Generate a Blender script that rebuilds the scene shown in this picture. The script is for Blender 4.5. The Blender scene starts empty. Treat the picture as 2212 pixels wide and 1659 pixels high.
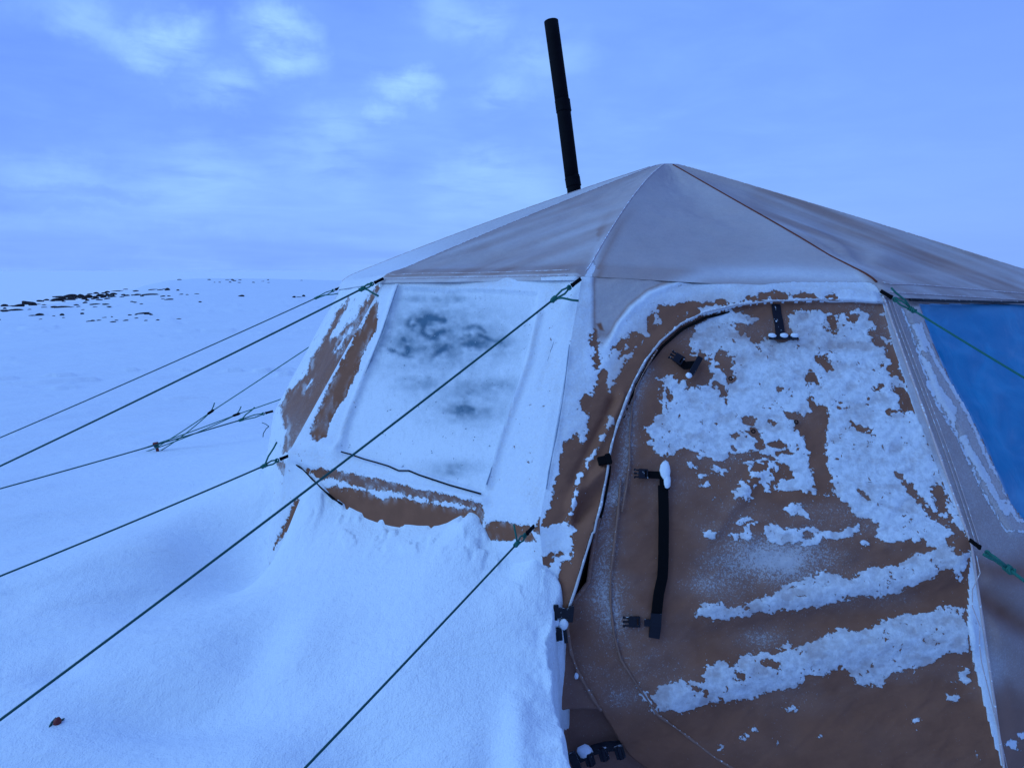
import bpy, math, random
import numpy as np
from mathutils import Vector

random.seed(7)
S = bpy.context.scene
COL = S.collection

# ------------------------------------------------------------------ camera
F, CX, CY, HOR, EYE = 1609.0, 1106.0, 829.5, 583.0, 1.6
PIT = math.atan2(CY - HOR, F)
cam_data = bpy.data.cameras.new("camera")
cam = bpy.data.objects.new("camera", cam_data)
COL.objects.link(cam)
cam.location = (0, 0, EYE)
cam.rotation_euler = (math.pi / 2 - PIT, 0, 0)
cam_data.sensor_width = 36.0
cam_data.lens = 36.0 * F / 2212.0
cam_data.clip_start = 0.05
cam_data.clip_end = 20000
S.camera = cam

# ------------------------------------------------------------------ colour management
S.view_settings.view_transform = 'Standard'
S.view_settings.look = 'None'
S.view_settings.exposure = 0.0
S.view_settings.gamma = 1.0

# ------------------------------------------------------------------ world : blue dusk overcast
SUN_EL, SUN_AZ = math.radians(36), math.radians(-112)      # azimuth from +y, clockwise (negative = left)
world = bpy.data.worlds.new("World")
S.world = world
world.use_nodes = True


class NT:
    """tiny helper for building node trees"""
    def __init__(self, tree):
        self.t = tree
        tree.nodes.clear()

    def n(self, kind, **kw):
        nd = self.t.nodes.new(kind)
        for k, v in kw.items():
            setattr(nd, k, v)
        return nd

    def link(self, a, b):
        self.t.links.new(a, b)

    def put(self, sock, v):
        if hasattr(v, 'is_linked') or isinstance(v, bpy.types.NodeSocket):
            self.t.links.new(v, sock)
        elif v is not None:
            sock.default_value = v

    def m(self, op, a, b=None, c=None, clamp=False):
        nd = self.n('ShaderNodeMath', operation=op, use_clamp=clamp)
        for i, v in enumerate((a, b, c)):
            if v is not None:
                self.put(nd.inputs[i], v)
        return nd.outputs[0]

    def vm(self, op, a, b=None):
        nd = self.n('ShaderNodeVectorMath', operation=op)
        self.put(nd.inputs[0], a)
        if b is not None:
            self.put(nd.inputs[1], b)
        return nd

    def mix(self, f, a, b, blend='MIX'):
        nd = self.n('ShaderNodeMix', data_type='RGBA', blend_type=blend)
        self.put(nd.inputs['Factor'], f)
        self.put(nd.inputs[6], a)
        self.put(nd.inputs[7], b)
        return nd.outputs[2]

    def noise(self, vec, scale, detail=3, rough=.5, dist=0.0):
        nd = self.n('ShaderNodeTexNoise')
        nd.inputs['Scale'].default_value = scale
        nd.inputs['Detail'].default_value = detail
        nd.inputs['Roughness'].default_value = rough
        nd.inputs['Distortion'].default_value = dist
        if vec is not None:
            self.link(vec, nd.inputs['Vector'])
        return nd.outputs['Fac']

    def sstep(self, v, lo, hi):
        nd = self.n('ShaderNodeMapRange', interpolation_type='SMOOTHSTEP')
        self.put(nd.inputs[0], v)
        nd.inputs[1].default_value = lo
        nd.inputs[2].default_value = hi
        return nd.outputs[0]

    def attr(self, name):
        return self.n('ShaderNodeAttribute', attribute_name=name).outputs['Fac']


def ray(px, py):
    """unit-depth ray direction of a photo point (camera space depth 1)"""
    a, u = (px - CX) / F, (CY - py) / F
    return np.array([a, math.cos(PIT) + u * math.sin(PIT), -math.sin(PIT) + u * math.cos(PIT)])


def at(px, py, d):
    return np.array([0, 0, EYE]) + ray(px, py) * d


def proj(P):
    P = np.asarray(P, float)
    x, y, z = P[..., 0], P[..., 1], P[..., 2] - EYE
    d = y * math.cos(PIT) - z * math.sin(PIT)
    u = y * math.sin(PIT) + z * math.cos(PIT)
    d = np.where(np.abs(d) < 1e-3, 1e-3, d)
    return CX + F * x / d, CY - F * u / d, d


def unit(v):
    v = np.asarray(v, float)
    return v / np.linalg.norm(v)


w = NT(world.node_tree)
tc = w.n('ShaderNodeTexCoord').outputs['Generated']
sep = w.n('ShaderNodeSeparateXYZ')
w.link(tc, sep.inputs[0])
zc = w.m('MAXIMUM', sep.outputs[2], 0.0)
den = w.m('ADD', zc, 0.10)
px_ = w.m('DIVIDE', sep.outputs[0], den)
py_ = w.m('DIVIDE', sep.outputs[1], den)
comb = w.n('ShaderNodeCombineXYZ')
w.link(px_, comb.inputs[0]); w.link(py_, comb.inputs[1])
pl = comb.outputs[0]
n_big = w.noise(pl, .55, 3, .45, .4)
n_mid = w.noise(pl, 1.6, 7, .56, .6)
n_fine = w.noise(pl, 4.2, 6, .55, .5)
ftop = w.sstep(zc, .03, .22)
n_mid = w.m('ADD', .5, w.m('MULTIPLY', w.m('SUBTRACT', n_mid, .5), w.m('ADD', .45, w.m('MULTIPLY', ftop, .65))))
n_fine = w.m('ADD', .5, w.m('MULTIPLY', w.m('SUBTRACT', n_fine, .5), w.m('ADD', .1, w.m('MULTIPLY', ftop, .9))))
base = w.m('ADD', w.m('MULTIPLY', n_big, .45), w.m('ADD', w.m('MULTIPLY', n_mid, .40), w.m('MULTIPLY', n_fine, .15)))
cl = w.sstep(base, .36, .66)
# broad darker / lighter bands of cloud, fixed in the sky
right = w.sstep(w.m('ADD', sep.outputs[0], w.m('MULTIPLY', n_big, .3)), .3, .8)
low = w.sstep(zc, .42, .04)
cl = w.m('MULTIPLY', cl, w.m('SUBTRACT', 1.0, w.m('MULTIPLY', right, .45)))
lit = w.m('ADD', w.m('ADD', .06, w.m('MULTIPLY', cl, .34)), w.m('MULTIPLY', low, .44))
# thin spots in the cloud deck
spots = [(590, 70, .055, 1.0), (625, 125, .05, .9), (345, 80, .06, .9), (880, 185, .045, .9), (820, 245, .03, .6),
         (480, 200, .055, .55), (735, 250, .05, .35), (190, 40, .06, .5), (1000, 40, .06, .4), (1160, 120, .07, .3),
         (120, 380, .06, .3), (700, 330, .08, .3), (1090, 205, .05, .35), (1040, 405, .1, .35), (430, 395, .1, .3)]
wob = w.n('ShaderNodeTexNoise')
wob.inputs['Scale'].default_value = 10.0
wob.inputs['Detail'].default_value = 7
wob.inputs['Roughness'].default_value = .6
w.link(tc, wob.inputs['Vector'])
wv = w.vm('SUBTRACT', wob.outputs['Color'], (.5, .5, .5))
wsc = w.vm('SCALE', wv.outputs[0]); wsc.inputs['Scale'].default_value = .10
dirv = w.vm('ADD', tc, wsc.outputs[0]).outputs[0]
acc = None
for (sx, sy, r, a) in spots:
    d = unit(ray(sx, sy))
    df = w.vm('SUBTRACT', dirv, tuple(d))
    st = w.vm('MULTIPLY', df.outputs[0], (1 / (r * .98), 1 / (r * .98), 1 / (r * .56)))
    ln = w.vm('LENGTH', st.outputs[0]).outputs['Value']
    g = w.m('MULTIPLY', w.sstep(ln, 1.25, 0.0), a)
    acc = g if acc is None else w.m('MAXIMUM', acc, g)
spot = acc
# a few dark strips low on the left
dark = None
for (sx, sy, rx, rz, a) in [(140, 415, .13, .013, .8), (40, 440, .06, .016, .6), (150, 460, .07, .014, .5),
                            (300, 545, .45, .03, .5), (60, 240, .2, .07, .6), (330, 265, .14, .05, .5), (560, 300, .12, .04, .3),
                            (40, 110, .12, .06, .6), (470, 290, .3, .05, .45), (230, 330, .25, .04, .5), (760, 60, .10, .05, .35), (420, 20, .10, .03, .5), (900, 330, .2, .03, .25)]:
    d = unit(ray(sx, sy))
    df = w.vm('SUBTRACT', dirv, tuple(d))
    st = w.vm('MULTIPLY', df.outputs[0], (1 / rx, 1 / rx, 1 / rz))
    ln = w.vm('LENGTH', st.outputs[0]).outputs['Value']
    g = w.m('MULTIPLY', w.sstep(ln, 1.4, 0.0), a)
    dark = g if dark is None else w.m('MAXIMUM', dark, g)
lit = w.m('SUBTRACT', lit, w.m('MULTIPLY', dark, .46), clamp=True)
colr = w.n('ShaderNodeValToRGB')
w.link(lit, colr.inputs[0])
cr = colr.color_ramp
cr.elements[0].position = 0.0; cr.elements[0].color = (.150, .322, 1.0, 1)
cr.elements[1].position = 1.0; cr.elements[1].color = (.295, .565, 1.06, 1)
e = cr.elements.new(.5); e.color = (.212, .428, 1.03, 1)
spot = w.m('MULTIPLY', spot, w.sstep(w.m('ADD', w.m('MULTIPLY', n_mid, .5), w.m('MULTIPLY', n_fine, .6)), .38, .66))
spot = w.m('POWER', spot, .8)
cloudcol = w.mix(w.m('MULTIPLY', spot, .95), colr.outputs[0], (.41, .74, 1.10, 1))
cloudcol = w.mix(w.m('MULTIPLY', right, .35), cloudcol, (.19, .345, 1.02, 1))
# unseen sky behind the viewer, darkened to dim the light on the door
back = w.sstep(w.m('SUBTRACT', w.m('MULTIPLY', sep.outputs[0], .35), sep.outputs[1]), -.15, .75)
cloudcol = w.mix(w.m('MULTIPLY', back, .50), cloudcol, (.02, .03, .09, 1))
sky = w.n('ShaderNodeTexSky', sky_type='NISHITA')
sky.sun_disc = False
sky.sun_elevation = SUN_EL
sky.sun_rotation = SUN_AZ
bg1 = w.n('ShaderNodeBackground'); w.link(sky.outputs[0], bg1.inputs[0]); bg1.inputs[1].default_value = .10
bg2 = w.n('ShaderNodeBackground'); w.link(cloudcol, bg2.inputs[0]); bg2.inputs[1].default_value = 1.05
mixs = w.n('ShaderNodeMixShader'); mixs.inputs[0].default_value = .94
w.link(bg1.outputs[0], mixs.inputs[1]); w.link(bg2.outputs[0], mixs.inputs[2])
wo = w.n('ShaderNodeOutputWorld'); w.link(mixs.outputs[0], wo.inputs[0])

# one very soft lamp: the brighter part of the overcast, up on the left
sd = bpy.data.lights.new("sun", 'SUN')
sd.energy = 1.15
sd.angle = math.radians(60)
sd.color = (.40, .75, 1.0)
sun = bpy.data.objects.new("sun", sd)
COL.objects.link(sun)
sdir = Vector((math.sin(SUN_AZ) * math.cos(SUN_EL), math.cos(SUN_AZ) * math.cos(SUN_EL), math.sin(SUN_EL)))
sun.rotation_euler = (-sdir).to_track_quat('-Z', 'Y').to_euler()
sun.location = sdir * 20

# ------------------------------------------------------------------ numeric helpers
def fbm(x, y, seed=0, octv=4, gain=.5):
    rng = np.random.RandomState(seed)
    out = np.zeros_like(x); amp = 1.0; tot = 0
    for o in range(octv):
        T = rng.rand(256, 256)
        fx, fy = np.floor(x), np.floor(y)
        tx, ty = x - fx, y - fy
        tx = tx * tx * tx * (tx * (tx * 6 - 15) + 10); ty = ty * ty * ty * (ty * (ty * 6 - 15) + 10)
        i, j = fx.astype(int) & 255, fy.astype(int) & 255
        i1, j1 = (i + 1) & 255, (j + 1) & 255
        v = (T[i, j] * (1 - tx) + T[i1, j] * tx) * (1 - ty) + (T[i, j1] * (1 - tx) + T[i1, j1] * tx) * ty
        out += amp * (v * 2 - 1); tot += amp
        amp *= gain; x = x * 2.03 + 17.3; y = y * 2.03 + 5.1
    return out / tot


def smooth(v, a, b):
    t = np.clip((v - a) / (b - a), 0, 1)
    return t * t * (3 - 2 * t)


CROP = {'c1': (1380, 680, 500 / 2212), 'c2': (1800, 680, 659 / 2212), 'c3': (1400, 1000, 500 / 2212),
        'c4': (1850, 1100, 609 / 2211), 'c5': (1300, 1350, 600 / 2212), 'c6': (1850, 1394, 609 / 2212),
        'c7': (1250, 950, 300 / 1106), 'cA': (600, 560, 900 / 2196), 'cB': (1250, 650, 1209 / 2212),
        'cC': (1250, 1150, 1209 / 2212), 'cF': (620, 900, 200 / 664), 'cR': (0, 640, 500 / 2212),
        'cS': (500, 640, 400 / 2212), 'cG': (2050, 650, 409 / 1044), 'D': (0, 0, 1 / .89955)}


def K(c, pts):
    """survey points read off the photograph -> working units"""
    x0, y0, s = CROP[c]
    return [((x0 + x * s) * .89955, (y0 + y * s) * .89955) for x, y in pts]


def seg_dist(px, py, pts, closed=False):
    d = np.full(px.shape, 1e9)
    n = len(pts)
    for i in range(n if closed else n - 1):
        ax, ay = pts[i]; bx, by = pts[(i + 1) % n]
        vx, vy = bx - ax, by - ay
        L = vx * vx + vy * vy + 1e-9
        t = np.clip(((px - ax) * vx + (py - ay) * vy) / L, 0, 1)
        d = np.minimum(d, (px - ax - t * vx) ** 2 + (py - ay - t * vy) ** 2)
    return np.sqrt(d)


def inside(px, py, pts):
    c = np.zeros(px.shape, bool)
    n = len(pts)
    for i in range(n):
        ax, ay = pts[i]; bx, by = pts[(i + 1) % n]
        if ay == by:
            continue
        c ^= ((ay > py) != (by > py)) & (px < (bx - ax) * (py - ay) / (by - ay) + ax)
    return c


CL = 25.0


def poly_field(px, py, pts):
    """signed distance (positive inside), clamped"""
    f = np.full(px.shape, -CL)
    xs = [p[0] for p in pts]; ys = [p[1] for p in pts]
    s = (px > min(xs) - CL) & (px < max(xs) + CL) & (py > min(ys) - CL) & (py < max(ys) + CL)
    if s.any():
        qx, qy = px[s], py[s]
        d = seg_dist(qx, qy, pts, True)
        f[s] = np.clip(np.where(inside(qx, qy, pts), d, -d), -CL, CL)
    return f


def csg(px, py, start, ops):
    f = np.full(px.shape, float(start))
    for sign, pts in ops:
        if isinstance(pts[0], (int, float)):             # a stroke: (width, [points])
            g = np.clip(pts[0] - seg_dist(px, py, pts[1]), -CL, CL)
        else:
            g = poly_field(px, py, pts)
        f = np.maximum(f, g) if sign > 0 else np.minimum(f, -g)
    return f


def mesh_obj(name, verts, faces, mat, parent=None, smooth_=True, attrs=None):
    me = bpy.data.meshes.new(name)
    V = np.asarray(verts, np.float32)
    me.vertices.add(len(V)); me.vertices.foreach_set('co', V.ravel())
    Fa = np.asarray(faces, np.int32)
    if Fa.ndim == 2:
        k = Fa.shape[1]; nf = len(Fa)
        me.loops.add(nf * k); me.loops.foreach_set('vertex_index', Fa.ravel())
        me.polygons.add(nf); me.polygons.foreach_set('loop_start', np.arange(0, nf * k, k, dtype=np.int32))
    else:
        raise ValueError
    me.update(calc_edges=True)
    if smooth_:
        me.polygons.foreach_set('use_smooth', np.ones(nf, bool))
    for kx, vx in (attrs or {}).items():
        a = me.attributes.new(kx, 'FLOAT', 'POINT'); a.data.foreach_set('value', np.asarray(vx, np.float32).ravel())
    me.materials.append(mat)
    o = bpy.data.objects.new(name, me)
    COL.objects.link(o)
    if parent is not None:
        o.parent = parent
        o.matrix_parent_inverse = parent_inv(parent)
    return o


def parent_inv(p):
    from mathutils import Matrix
    return Matrix.Translation(-p.location) if p.parent is None else Matrix.Identity(4)


def empty(name, loc, label, cat, group=None):
    o = bpy.data.objects.new(name, None)
    COL.objects.link(o)
    o.location = loc
    o.empty_display_size = .1
    tag(o, label, cat, group)
    return o


def tag(o, label, cat, group=None):
    o['label'] = label; o['category'] = cat
    if group:
        o['group'] = group
    return o


class MB:
    """collects simple solids into one mesh"""
    def __init__(self):
        self.v = []; self.f = []

    def add(self, V, Q):
        o = sum(len(a) for a in self.v)
        self.v.append(np.asarray(V, float)); self.f.append(np.asarray(Q, int) + o)

    def tube(self, pts, r, n=8, caps=True):
        P = np.asarray(pts, float)
        k = len(P)
        rr = np.full(k, r) if np.isscalar(r) else np.asarray(r, float)
        T = np.gradient(P, axis=0); T /= np.linalg.norm(T, axis=1)[:, None] + 1e-12
        ref = np.array([0, 0, 1.0]) if abs(T[0][2]) < .9 else np.array([1.0, 0, 0])
        N = np.cross(T[0], ref); N /= np.linalg.norm(N)
        rings = []
        for i in range(k):
            N = N - T[i] * (N @ T[i]); N /= np.linalg.norm(N) + 1e-12
            B = np.cross(T[i], N)
            a = np.linspace(0, 2 * np.pi, n, endpoint=False)
            rings.append(P[i] + rr[i] * (np.cos(a)[:, None] * N + np.sin(a)[:, None] * B))
        V = np.concatenate(rings)
        Q = []
        for i in range(k - 1):
            for j in range(n):
                Q.append((i * n + j, i * n + (j + 1) % n, (i + 1) * n + (j + 1) % n, (i + 1) * n + j))
        if caps:
            for base, idx in ((0, 0), (k - 1, 1)):
                c = len(V); V = np.vstack([V, P[base][None]])
                for j in range(n):
                    a, b = base * n + j, base * n + (j + 1) % n
                    Q.append((a, b, c, c) if idx else (b, a, c, c))
        self.add(V, Q)

    def box(self, c, ax, ay, az, sx, sy, sz, bev=.12):
        """rounded-edge block, half sizes sx sy sz along the given axes"""
        c = np.asarray(c, float)
        b = bev * min(sx, sy, sz) * 2
        lay = [(-1, 1), (-1, 0), (1, 0), (1, 1)]
        V = []
        for zs, ins in lay:
            z = zs * (sz if ins else sz - b)
            if ins:
                hx, hy, cut = sx - b, sy - b, b * .6
            else:
                hx, hy, cut = sx, sy, b
            ring = [(hx, hy - cut), (hx - cut, hy), (-hx + cut, hy), (-hx, hy - cut), (-hx, -hy + cut), (-hx + cut, -hy), (hx - cut, -hy), (hx, -hy + cut)]
            for (x, y) in ring:
                V.append(c + ax * x + ay * y + az * z)
        Q = []
        for l in range(3):
            for j in range(8):
                Q.append((l * 8 + j, l * 8 + (j + 1) % 8, (l + 1) * 8 + (j + 1) % 8, (l + 1) * 8 + j))
        for l, rev in ((0, True), (3, False)):
            o = l * 8
            qs = [(o, o + 1, o + 2, o + 3), (o, o + 3, o + 4, o + 7), (o + 4, o + 5, o + 6, o + 7)]
            Q += [q[::-1] for q in qs] if rev else qs
        self.add(V, Q)

    def build(self, name, mat, parent=None, smooth_=True, attrs=None):
        V = np.concatenate(self.v); Q = np.concatenate(self.f)
        me = bpy.data.meshes.new(name)
        faces = [tuple(dict.fromkeys(q)) for q in Q.tolist()]
        me.from_pydata(V.tolist(), [], faces)
        if smooth_:
            me.polygons.foreach_set('use_smooth', np.ones(len(faces), bool))
        for kx, vx in (attrs or {}).items():
            a = me.attributes.new(kx, 'FLOAT', 'POINT'); a.data.foreach_set('value', np.full(len(V), vx, np.float32))
        me.materials.append(mat)
        o = bpy.data.objects.new(name, me)
        COL.objects.link(o)
        if parent is not None:
            o.parent = parent
            o.matrix_parent_inverse = parent_inv(parent)
        return o


# ------------------------------------------------------------------ materials
FROST = (.80, .85, .92, 1)


def bsdf(t, rough=.85, spec=.2):
    b = t.n('ShaderNodeBsdfPrincipled')
    b.inputs['Roughness'].default_value = rough
    b.inputs['Specular IOR Level'].default_value = spec
    o = t.n('ShaderNodeOutputMaterial')
    t.link(b.outputs[0], o.inputs[0])
    return b


def canvas_material(name, under, under2, weave=True, edge=.17, scale=44.0, rough=.9, spec=.15, f1=FROST, f2=(.74, .79, .88, 1)):
    m = bpy.data.materials.new(name); m.use_nodes = True
    t = NT(m.node_tree)
    b = bsdf(t, rough, spec)
    pos = t.n('ShaderNodeTexCoord').outputs['Object']
    af, ao, ad, gr = t.attr('frost'), t.attr('cover'), t.attr('dust'), t.attr('grain')
    n1 = t.noise(pos, scale, 6, .66, .25)
    n2 = t.noise(pos, scale * .28, 3, .5)
    n3 = t.noise(pos, scale * 6, 3, .6)
    n4 = t.noise(pos, scale * 2.6, 5, .68, .4)
    vor = t.n('ShaderNodeTexVoronoi', feature='F1'); vor.inputs['Scale'].default_value = scale * 2.2
    t.link(pos, vor.inputs['Vector'])
    jag = t.m('ADD', t.m('MULTIPLY', t.m('SUBTRACT', n1, .5), edge * 2.6),
              t.m('ADD', t.m('MULTIPLY', t.m('SUBTRACT', n4, .5), edge * 2.6), t.m('MULTIPLY', t.m('SUBTRACT', vor.outputs['Distance'], .42), -edge * .8)))
    fld = t.m('ADD', af, jag)
    mask = t.sstep(fld, -.03, .04)
    # stray crumbs of frost beside the crust, ragged holes in it
    near = t.sstep(af, -1.0, -.10)
    n5 = t.noise(pos, scale * 1.9, 3, .6, .6)
    n6 = t.noise(pos, scale * .42, 3, .55)
    crumb = t.sstep(t.m('SUBTRACT', n5, t.m('SUBTRACT', .775, t.m('MULTIPLY', gr, t.m('ADD', t.m('MULTIPLY', near, .085), t.m('MULTIPLY', n6, .06))))), 0.0, .02)
    n7 = t.noise(pos, scale * 1.25, 4, .62, .5)
    hole = t.sstep(t.m('SUBTRACT', n7, t.m('SUBTRACT', .86, t.m('MULTIPLY', gr, t.m('MULTIPLY', t.sstep(n6, .36, .64), .26)))), -.01, .015)
    mask = t.m('MULTIPLY', mask, t.m('SUBTRACT', 1.0, hole))
    # thin bloom of rime in the weave: an even veil, or loose crystals
    veil = t.m('MULTIPLY', ad, t.m('ADD', .66, t.m('ADD', t.m('MULTIPLY', n3, .42), t.m('MULTIPLY', n4, .26))))
    cn = t.m('ADD', t.m('MULTIPLY', n4, .55), t.m('MULTIPLY', n3, .45))
    crys = t.sstep(t.m('SUBTRACT', cn, t.m('SUBTRACT', .665, t.m('MULTIPLY', ad, .34))), -.06, .10)
    cry = t.m('ADD', t.m('MULTIPLY', ad, .22), t.m('MULTIPLY', crys, .42))
    dust = t.m('ADD', t.m('MULTIPLY', veil, t.m('SUBTRACT', 1.0, gr)), t.m('MULTIPLY', cry, gr), clamp=True)
    var = t.m('MULTIPLY', t.sstep(t.m('ADD', t.m('MULTIPLY', n4, .6), t.m('MULTIPLY', n1, .6)), .45, .75), .22)
    thick = t.m('MULTIPLY', mask, t.m('MULTIPLY', ao, t.m('ADD', .92, var)), clamp=True)
    total = t.m('MAXIMUM', t.m('MAXIMUM', thick, dust), t.m('MULTIPLY', crumb, .85))
    und = t.mix(t.sstep(n2, .3, .7), under, under2)
    und = t.mix(t.m('MULTIPLY', t.m('SUBTRACT', n3, .5), .5, clamp=True), und, (under[0] * .45, under[1] * .45, under[2] * .45, 1))
    fr = t.mix(t.sstep(n1, .35, .65), f1, f2)
    t.link(t.mix(total, und, fr), b.inputs['Base Color'])
    bp = t.n('ShaderNodeBump'); bp.inputs['Strength'].default_value = .8; bp.inputs['Distance'].default_value = .0045
    h = t.m('ADD', t.m('MULTIPLY', t.m('MAXIMUM', t.m('MULTIPLY', mask, ao), crumb), 1.0),
            t.m('ADD', t.m('MULTIPLY', t.m('MULTIPLY', t.m('ADD', n1, n4), total), .55), t.m('MULTIPLY', n3, .12)))
    t.link(h, bp.inputs['Height'])
    nrm = bp.outputs[0]
    if weave:
        wv_ = t.n('ShaderNodeTexWave'); wv_.inputs['Scale'].default_value = 260; wv_.inputs['Distortion'].default_value = 2
        t.link(pos, wv_.inputs['Vector'])
        b2 = t.n('ShaderNodeBump'); b2.inputs['Strength'].default_value = .12; b2.inputs['Distance'].default_value = .0008
        t.link(wv_.outputs['Fac'], b2.inputs['Height']); t.link(nrm, b2.inputs['Normal'])
        nrm = b2.outputs[0]
    t.link(nrm, b.inputs['Normal'])
    return m


BROWN, BROWN2 = (.265, .114, .068, 1), (.225, .096, .058, 1)
M_canvas = canvas_material('frosted_canvas', BROWN, BROWN2)
M_door = canvas_material('door_canvas', BROWN, BROWN2, f1=(.67, .71, .775, 1), f2=(.80, .83, .89, 1))
M_window = canvas_material('frosted_window_film', (.022, .105, .185, 1), (.02, .09, .165, 1), weave=False, scale=70, rough=.5, spec=.4)


def blue_window_material():
    m = bpy.data.materials.new('blue_window_film'); m.use_nodes = True
    t = NT(m.node_tree)
    b = bsdf(t, .35, .25)
    pos = t.n('ShaderNodeTexCoord').outputs['Object']
    n = t.noise(pos, 5, 4, .6, 1.0)
    n2 = t.noise(pos, 90, 3, .6)
    c = t.mix(t.sstep(n, .35, .7), (.008, .20, .42, 1), (.018, .26, .50, 1))
    d = t.m('MULTIPLY', t.attr('dust'), t.m('ADD', .3, n2), clamp=True)
    t.link(t.mix(d, c, (.55, .65, .8, 1)), b.inputs['Base Color'])
    t.link(t.m('ADD', .22, t.m('MULTIPLY', n2, .3)), b.inputs['Roughness'])
    bp = t.n('ShaderNodeBump'); bp.inputs['Strength'].default_value = .25; bp.inputs['Distance'].default_value = .02
    t.link(n, bp.inputs['Height']); t.link(bp.outputs[0], b.inputs['Normal'])
    return m


M_blue = blue_window_material()


def simple_material(name, col, rough=.6, spec=.3, var=.25, scale=60, frost=0.0, bump=.002):
    m = bpy.data.materials.new(name); m.use_nodes = True
    t = NT(m.node_tree)
    b = bsdf(t, rough, spec)
    pos = t.n('ShaderNodeTexCoord').outputs['Object']
    n = t.noise(pos, scale, 4, .6)
    c = t.mix(n, (col[0] * (1 - var), col[1] * (1 - var), col[2] * (1 - var), 1), (col[0] * (1 + var), col[1] * (1 + var), col[2] * (1 + var), 1))
    if frost > 0:
        n2 = t.noise(pos, scale * 1.7, 4, .6)
        g = t.n('ShaderNodeNewGeometry').outputs['Normal']
        sg = t.n('ShaderNodeSeparateXYZ'); t.link(g, sg.inputs[0])
        f = t.sstep(t.m('ADD', n2, t.m('MULTIPLY', sg.outputs[2], .16)), 1.0 - frost * .62, 1.06 - frost * .62)
        c = t.mix(f, c, FROST)
    t.link(c, b.inputs['Base Color'])
    bp = t.n('ShaderNodeBump'); bp.inputs['Strength'].default_value = .5; bp.inputs['Distance'].default_value = bump
    t.link(n, bp.inputs['Height']); t.link(bp.outputs[0], b.inputs['Normal'])
    return m


M_strap = simple_material('black_webbing', (.004, .004, .005), .8, .08, .3, 200, 0.0)
M_strap_f = simple_material('black_plastic_frosted', (.005, .005, .012), .45, .3, .3, 50, .46)
M_pipe = simple_material('sooty_steel', (.0035, .0035, .006), .75, .08, .6, 30, .06)
M_rope_lit = simple_material('green_cord_lit', (.012, .135, .105), .6, .3, .45, 260)  # rope colour with the light put in, for knots and brighter lines
M_rope_shade = simple_material('green_cord_shade', (.010, .080, .082), .65, .25, .4, 260)  # the same rope with shade put into its colour
M_piping = simple_material('frosted_piping', (.52, .50, .53), .9, .1, .25, 40, .60)
M_seam = simple_material('dark_seam_tape', (.16, .04, .022), .8, .2, .2, 90, .30)
M_seam_f = simple_material('frosted_seam_tape', (.30, .17, .13), .9, .1, .25, 60, .50)
M_hem = simple_material('hem_cloth', (.56, .45, .46), .9, .1, .12, 40, .62)
M_rock = simple_material('dark_rock', (.030, .026, .030), .9, .1, .6, 6, .36, .02)
M_red = simple_material('red_plastic', (.17, .026, .024), .5, .3, .25, 150, .3)
M_lump = simple_material('rime_lump', (.80, .85, .92), .9, .1, .05, 120, 0, .004)
M_inner = simple_material('gap_shade_and_zip', (.010, .009, .009), .95, .05, .2, 20)  # black for the painted darkness in the gap, and for the zip


def snow_material():
    m = bpy.data.materials.new('wind_packed_snow'); m.use_nodes = True
    t = NT(m.node_tree)
    b = bsdf(t, .8, .15)
    pos = t.n('ShaderNodeTexCoord').outputs['Object']
    mp = t.n('ShaderNodeMapping'); mp.inputs['Scale'].default_value = (1, 2.2, 1); mp.inputs['Rotation'].default_value = (0, 0, -.5)
    t.link(pos, mp.inputs['Vector'])
    n1 = t.noise(mp.outputs[0], 2.2, 5, .55, .3)
    n2 = t.noise(pos, 26, 4, .6)
    n3 = t.noise(pos, 160, 2, .6)
    c = t.mix(n1, (.77, .85, .93, 1), (.84, .88, .95, 1))
    c = t.mix(t.attr('far_haze'), c, (.97, .98, .99, 1))  # distant haze painted in by paling the far snow
    t.link(c, b.inputs['Base Color'])
    h = t.m('ADD', t.m('MULTIPLY', n1, 1.0), t.m('ADD', t.m('MULTIPLY', n2, .22), t.m('MULTIPLY', n3, .10)))
    bp = t.n('ShaderNodeBump'); bp.inputs['Strength'].default_value = .75; bp.inputs['Distance'].default_value = .05
    t.link(h, bp.inputs['Height']); t.link(bp.outputs[0], b.inputs['Normal'])
    return m


M_snow = snow_material()

# ------------------------------------------------------------------ tent skeleton
TC = np.array([.89, 4.74]); ROT, N10 = 3.12, 10
PIXE = {0: (735, 622), 1: (830, 606), 2: (1257, 598), 3: (1904, 634), 4: (2375, 662)}
PIXB = {0: (592, 892), 1: (620, 985), 2: (1165, 1132), 3: (2097, 1177), 4: (2640, 1080)}
PIXS = {0: (768, 590), 1: (864, 584), 4: (2335, 622), 2: (1276, 572), 3: (1846, 581)}
PIXF = {3: (2172, 1690), 2: (1215, 1700), 1: (578, 1262)}


def ring(k, r, z):
    a = ROT + 2 * math.pi * k / N10
    return np.array([TC[0] + r * math.cos(a), TC[1] + r * math.sin(a), z])


def snapped(k, r, z, table):
    k = k % N10
    P = ring(k, r, z)
    if k in table:
        _, _, d = proj(P)
        P = at(*table[k], float(d))
    return P


Ev = [snapped(k, 1.90, 1.54, PIXE) for k in range(N10)]
Bv = [snapped(k, 2.39, .71, PIXB) for k in range(N10)]
Sv = [snapped(k, 1.80, 1.61, PIXS) for k in range(N10)]
Fv = [snapped(k, 2.60, -.06, PIXF) for k in range(N10)]
APEX = at(1440, 356, float(proj(np.array([TC[0], TC[1], 2.25]))[2]))
CEN = np.array([TC[0], TC[1], .9])

tent = empty('tent', (TC[0], TC[1], 0), 'large brown canvas dome tent with frosted panels, standing in drifted snow', 'tent')


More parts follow.
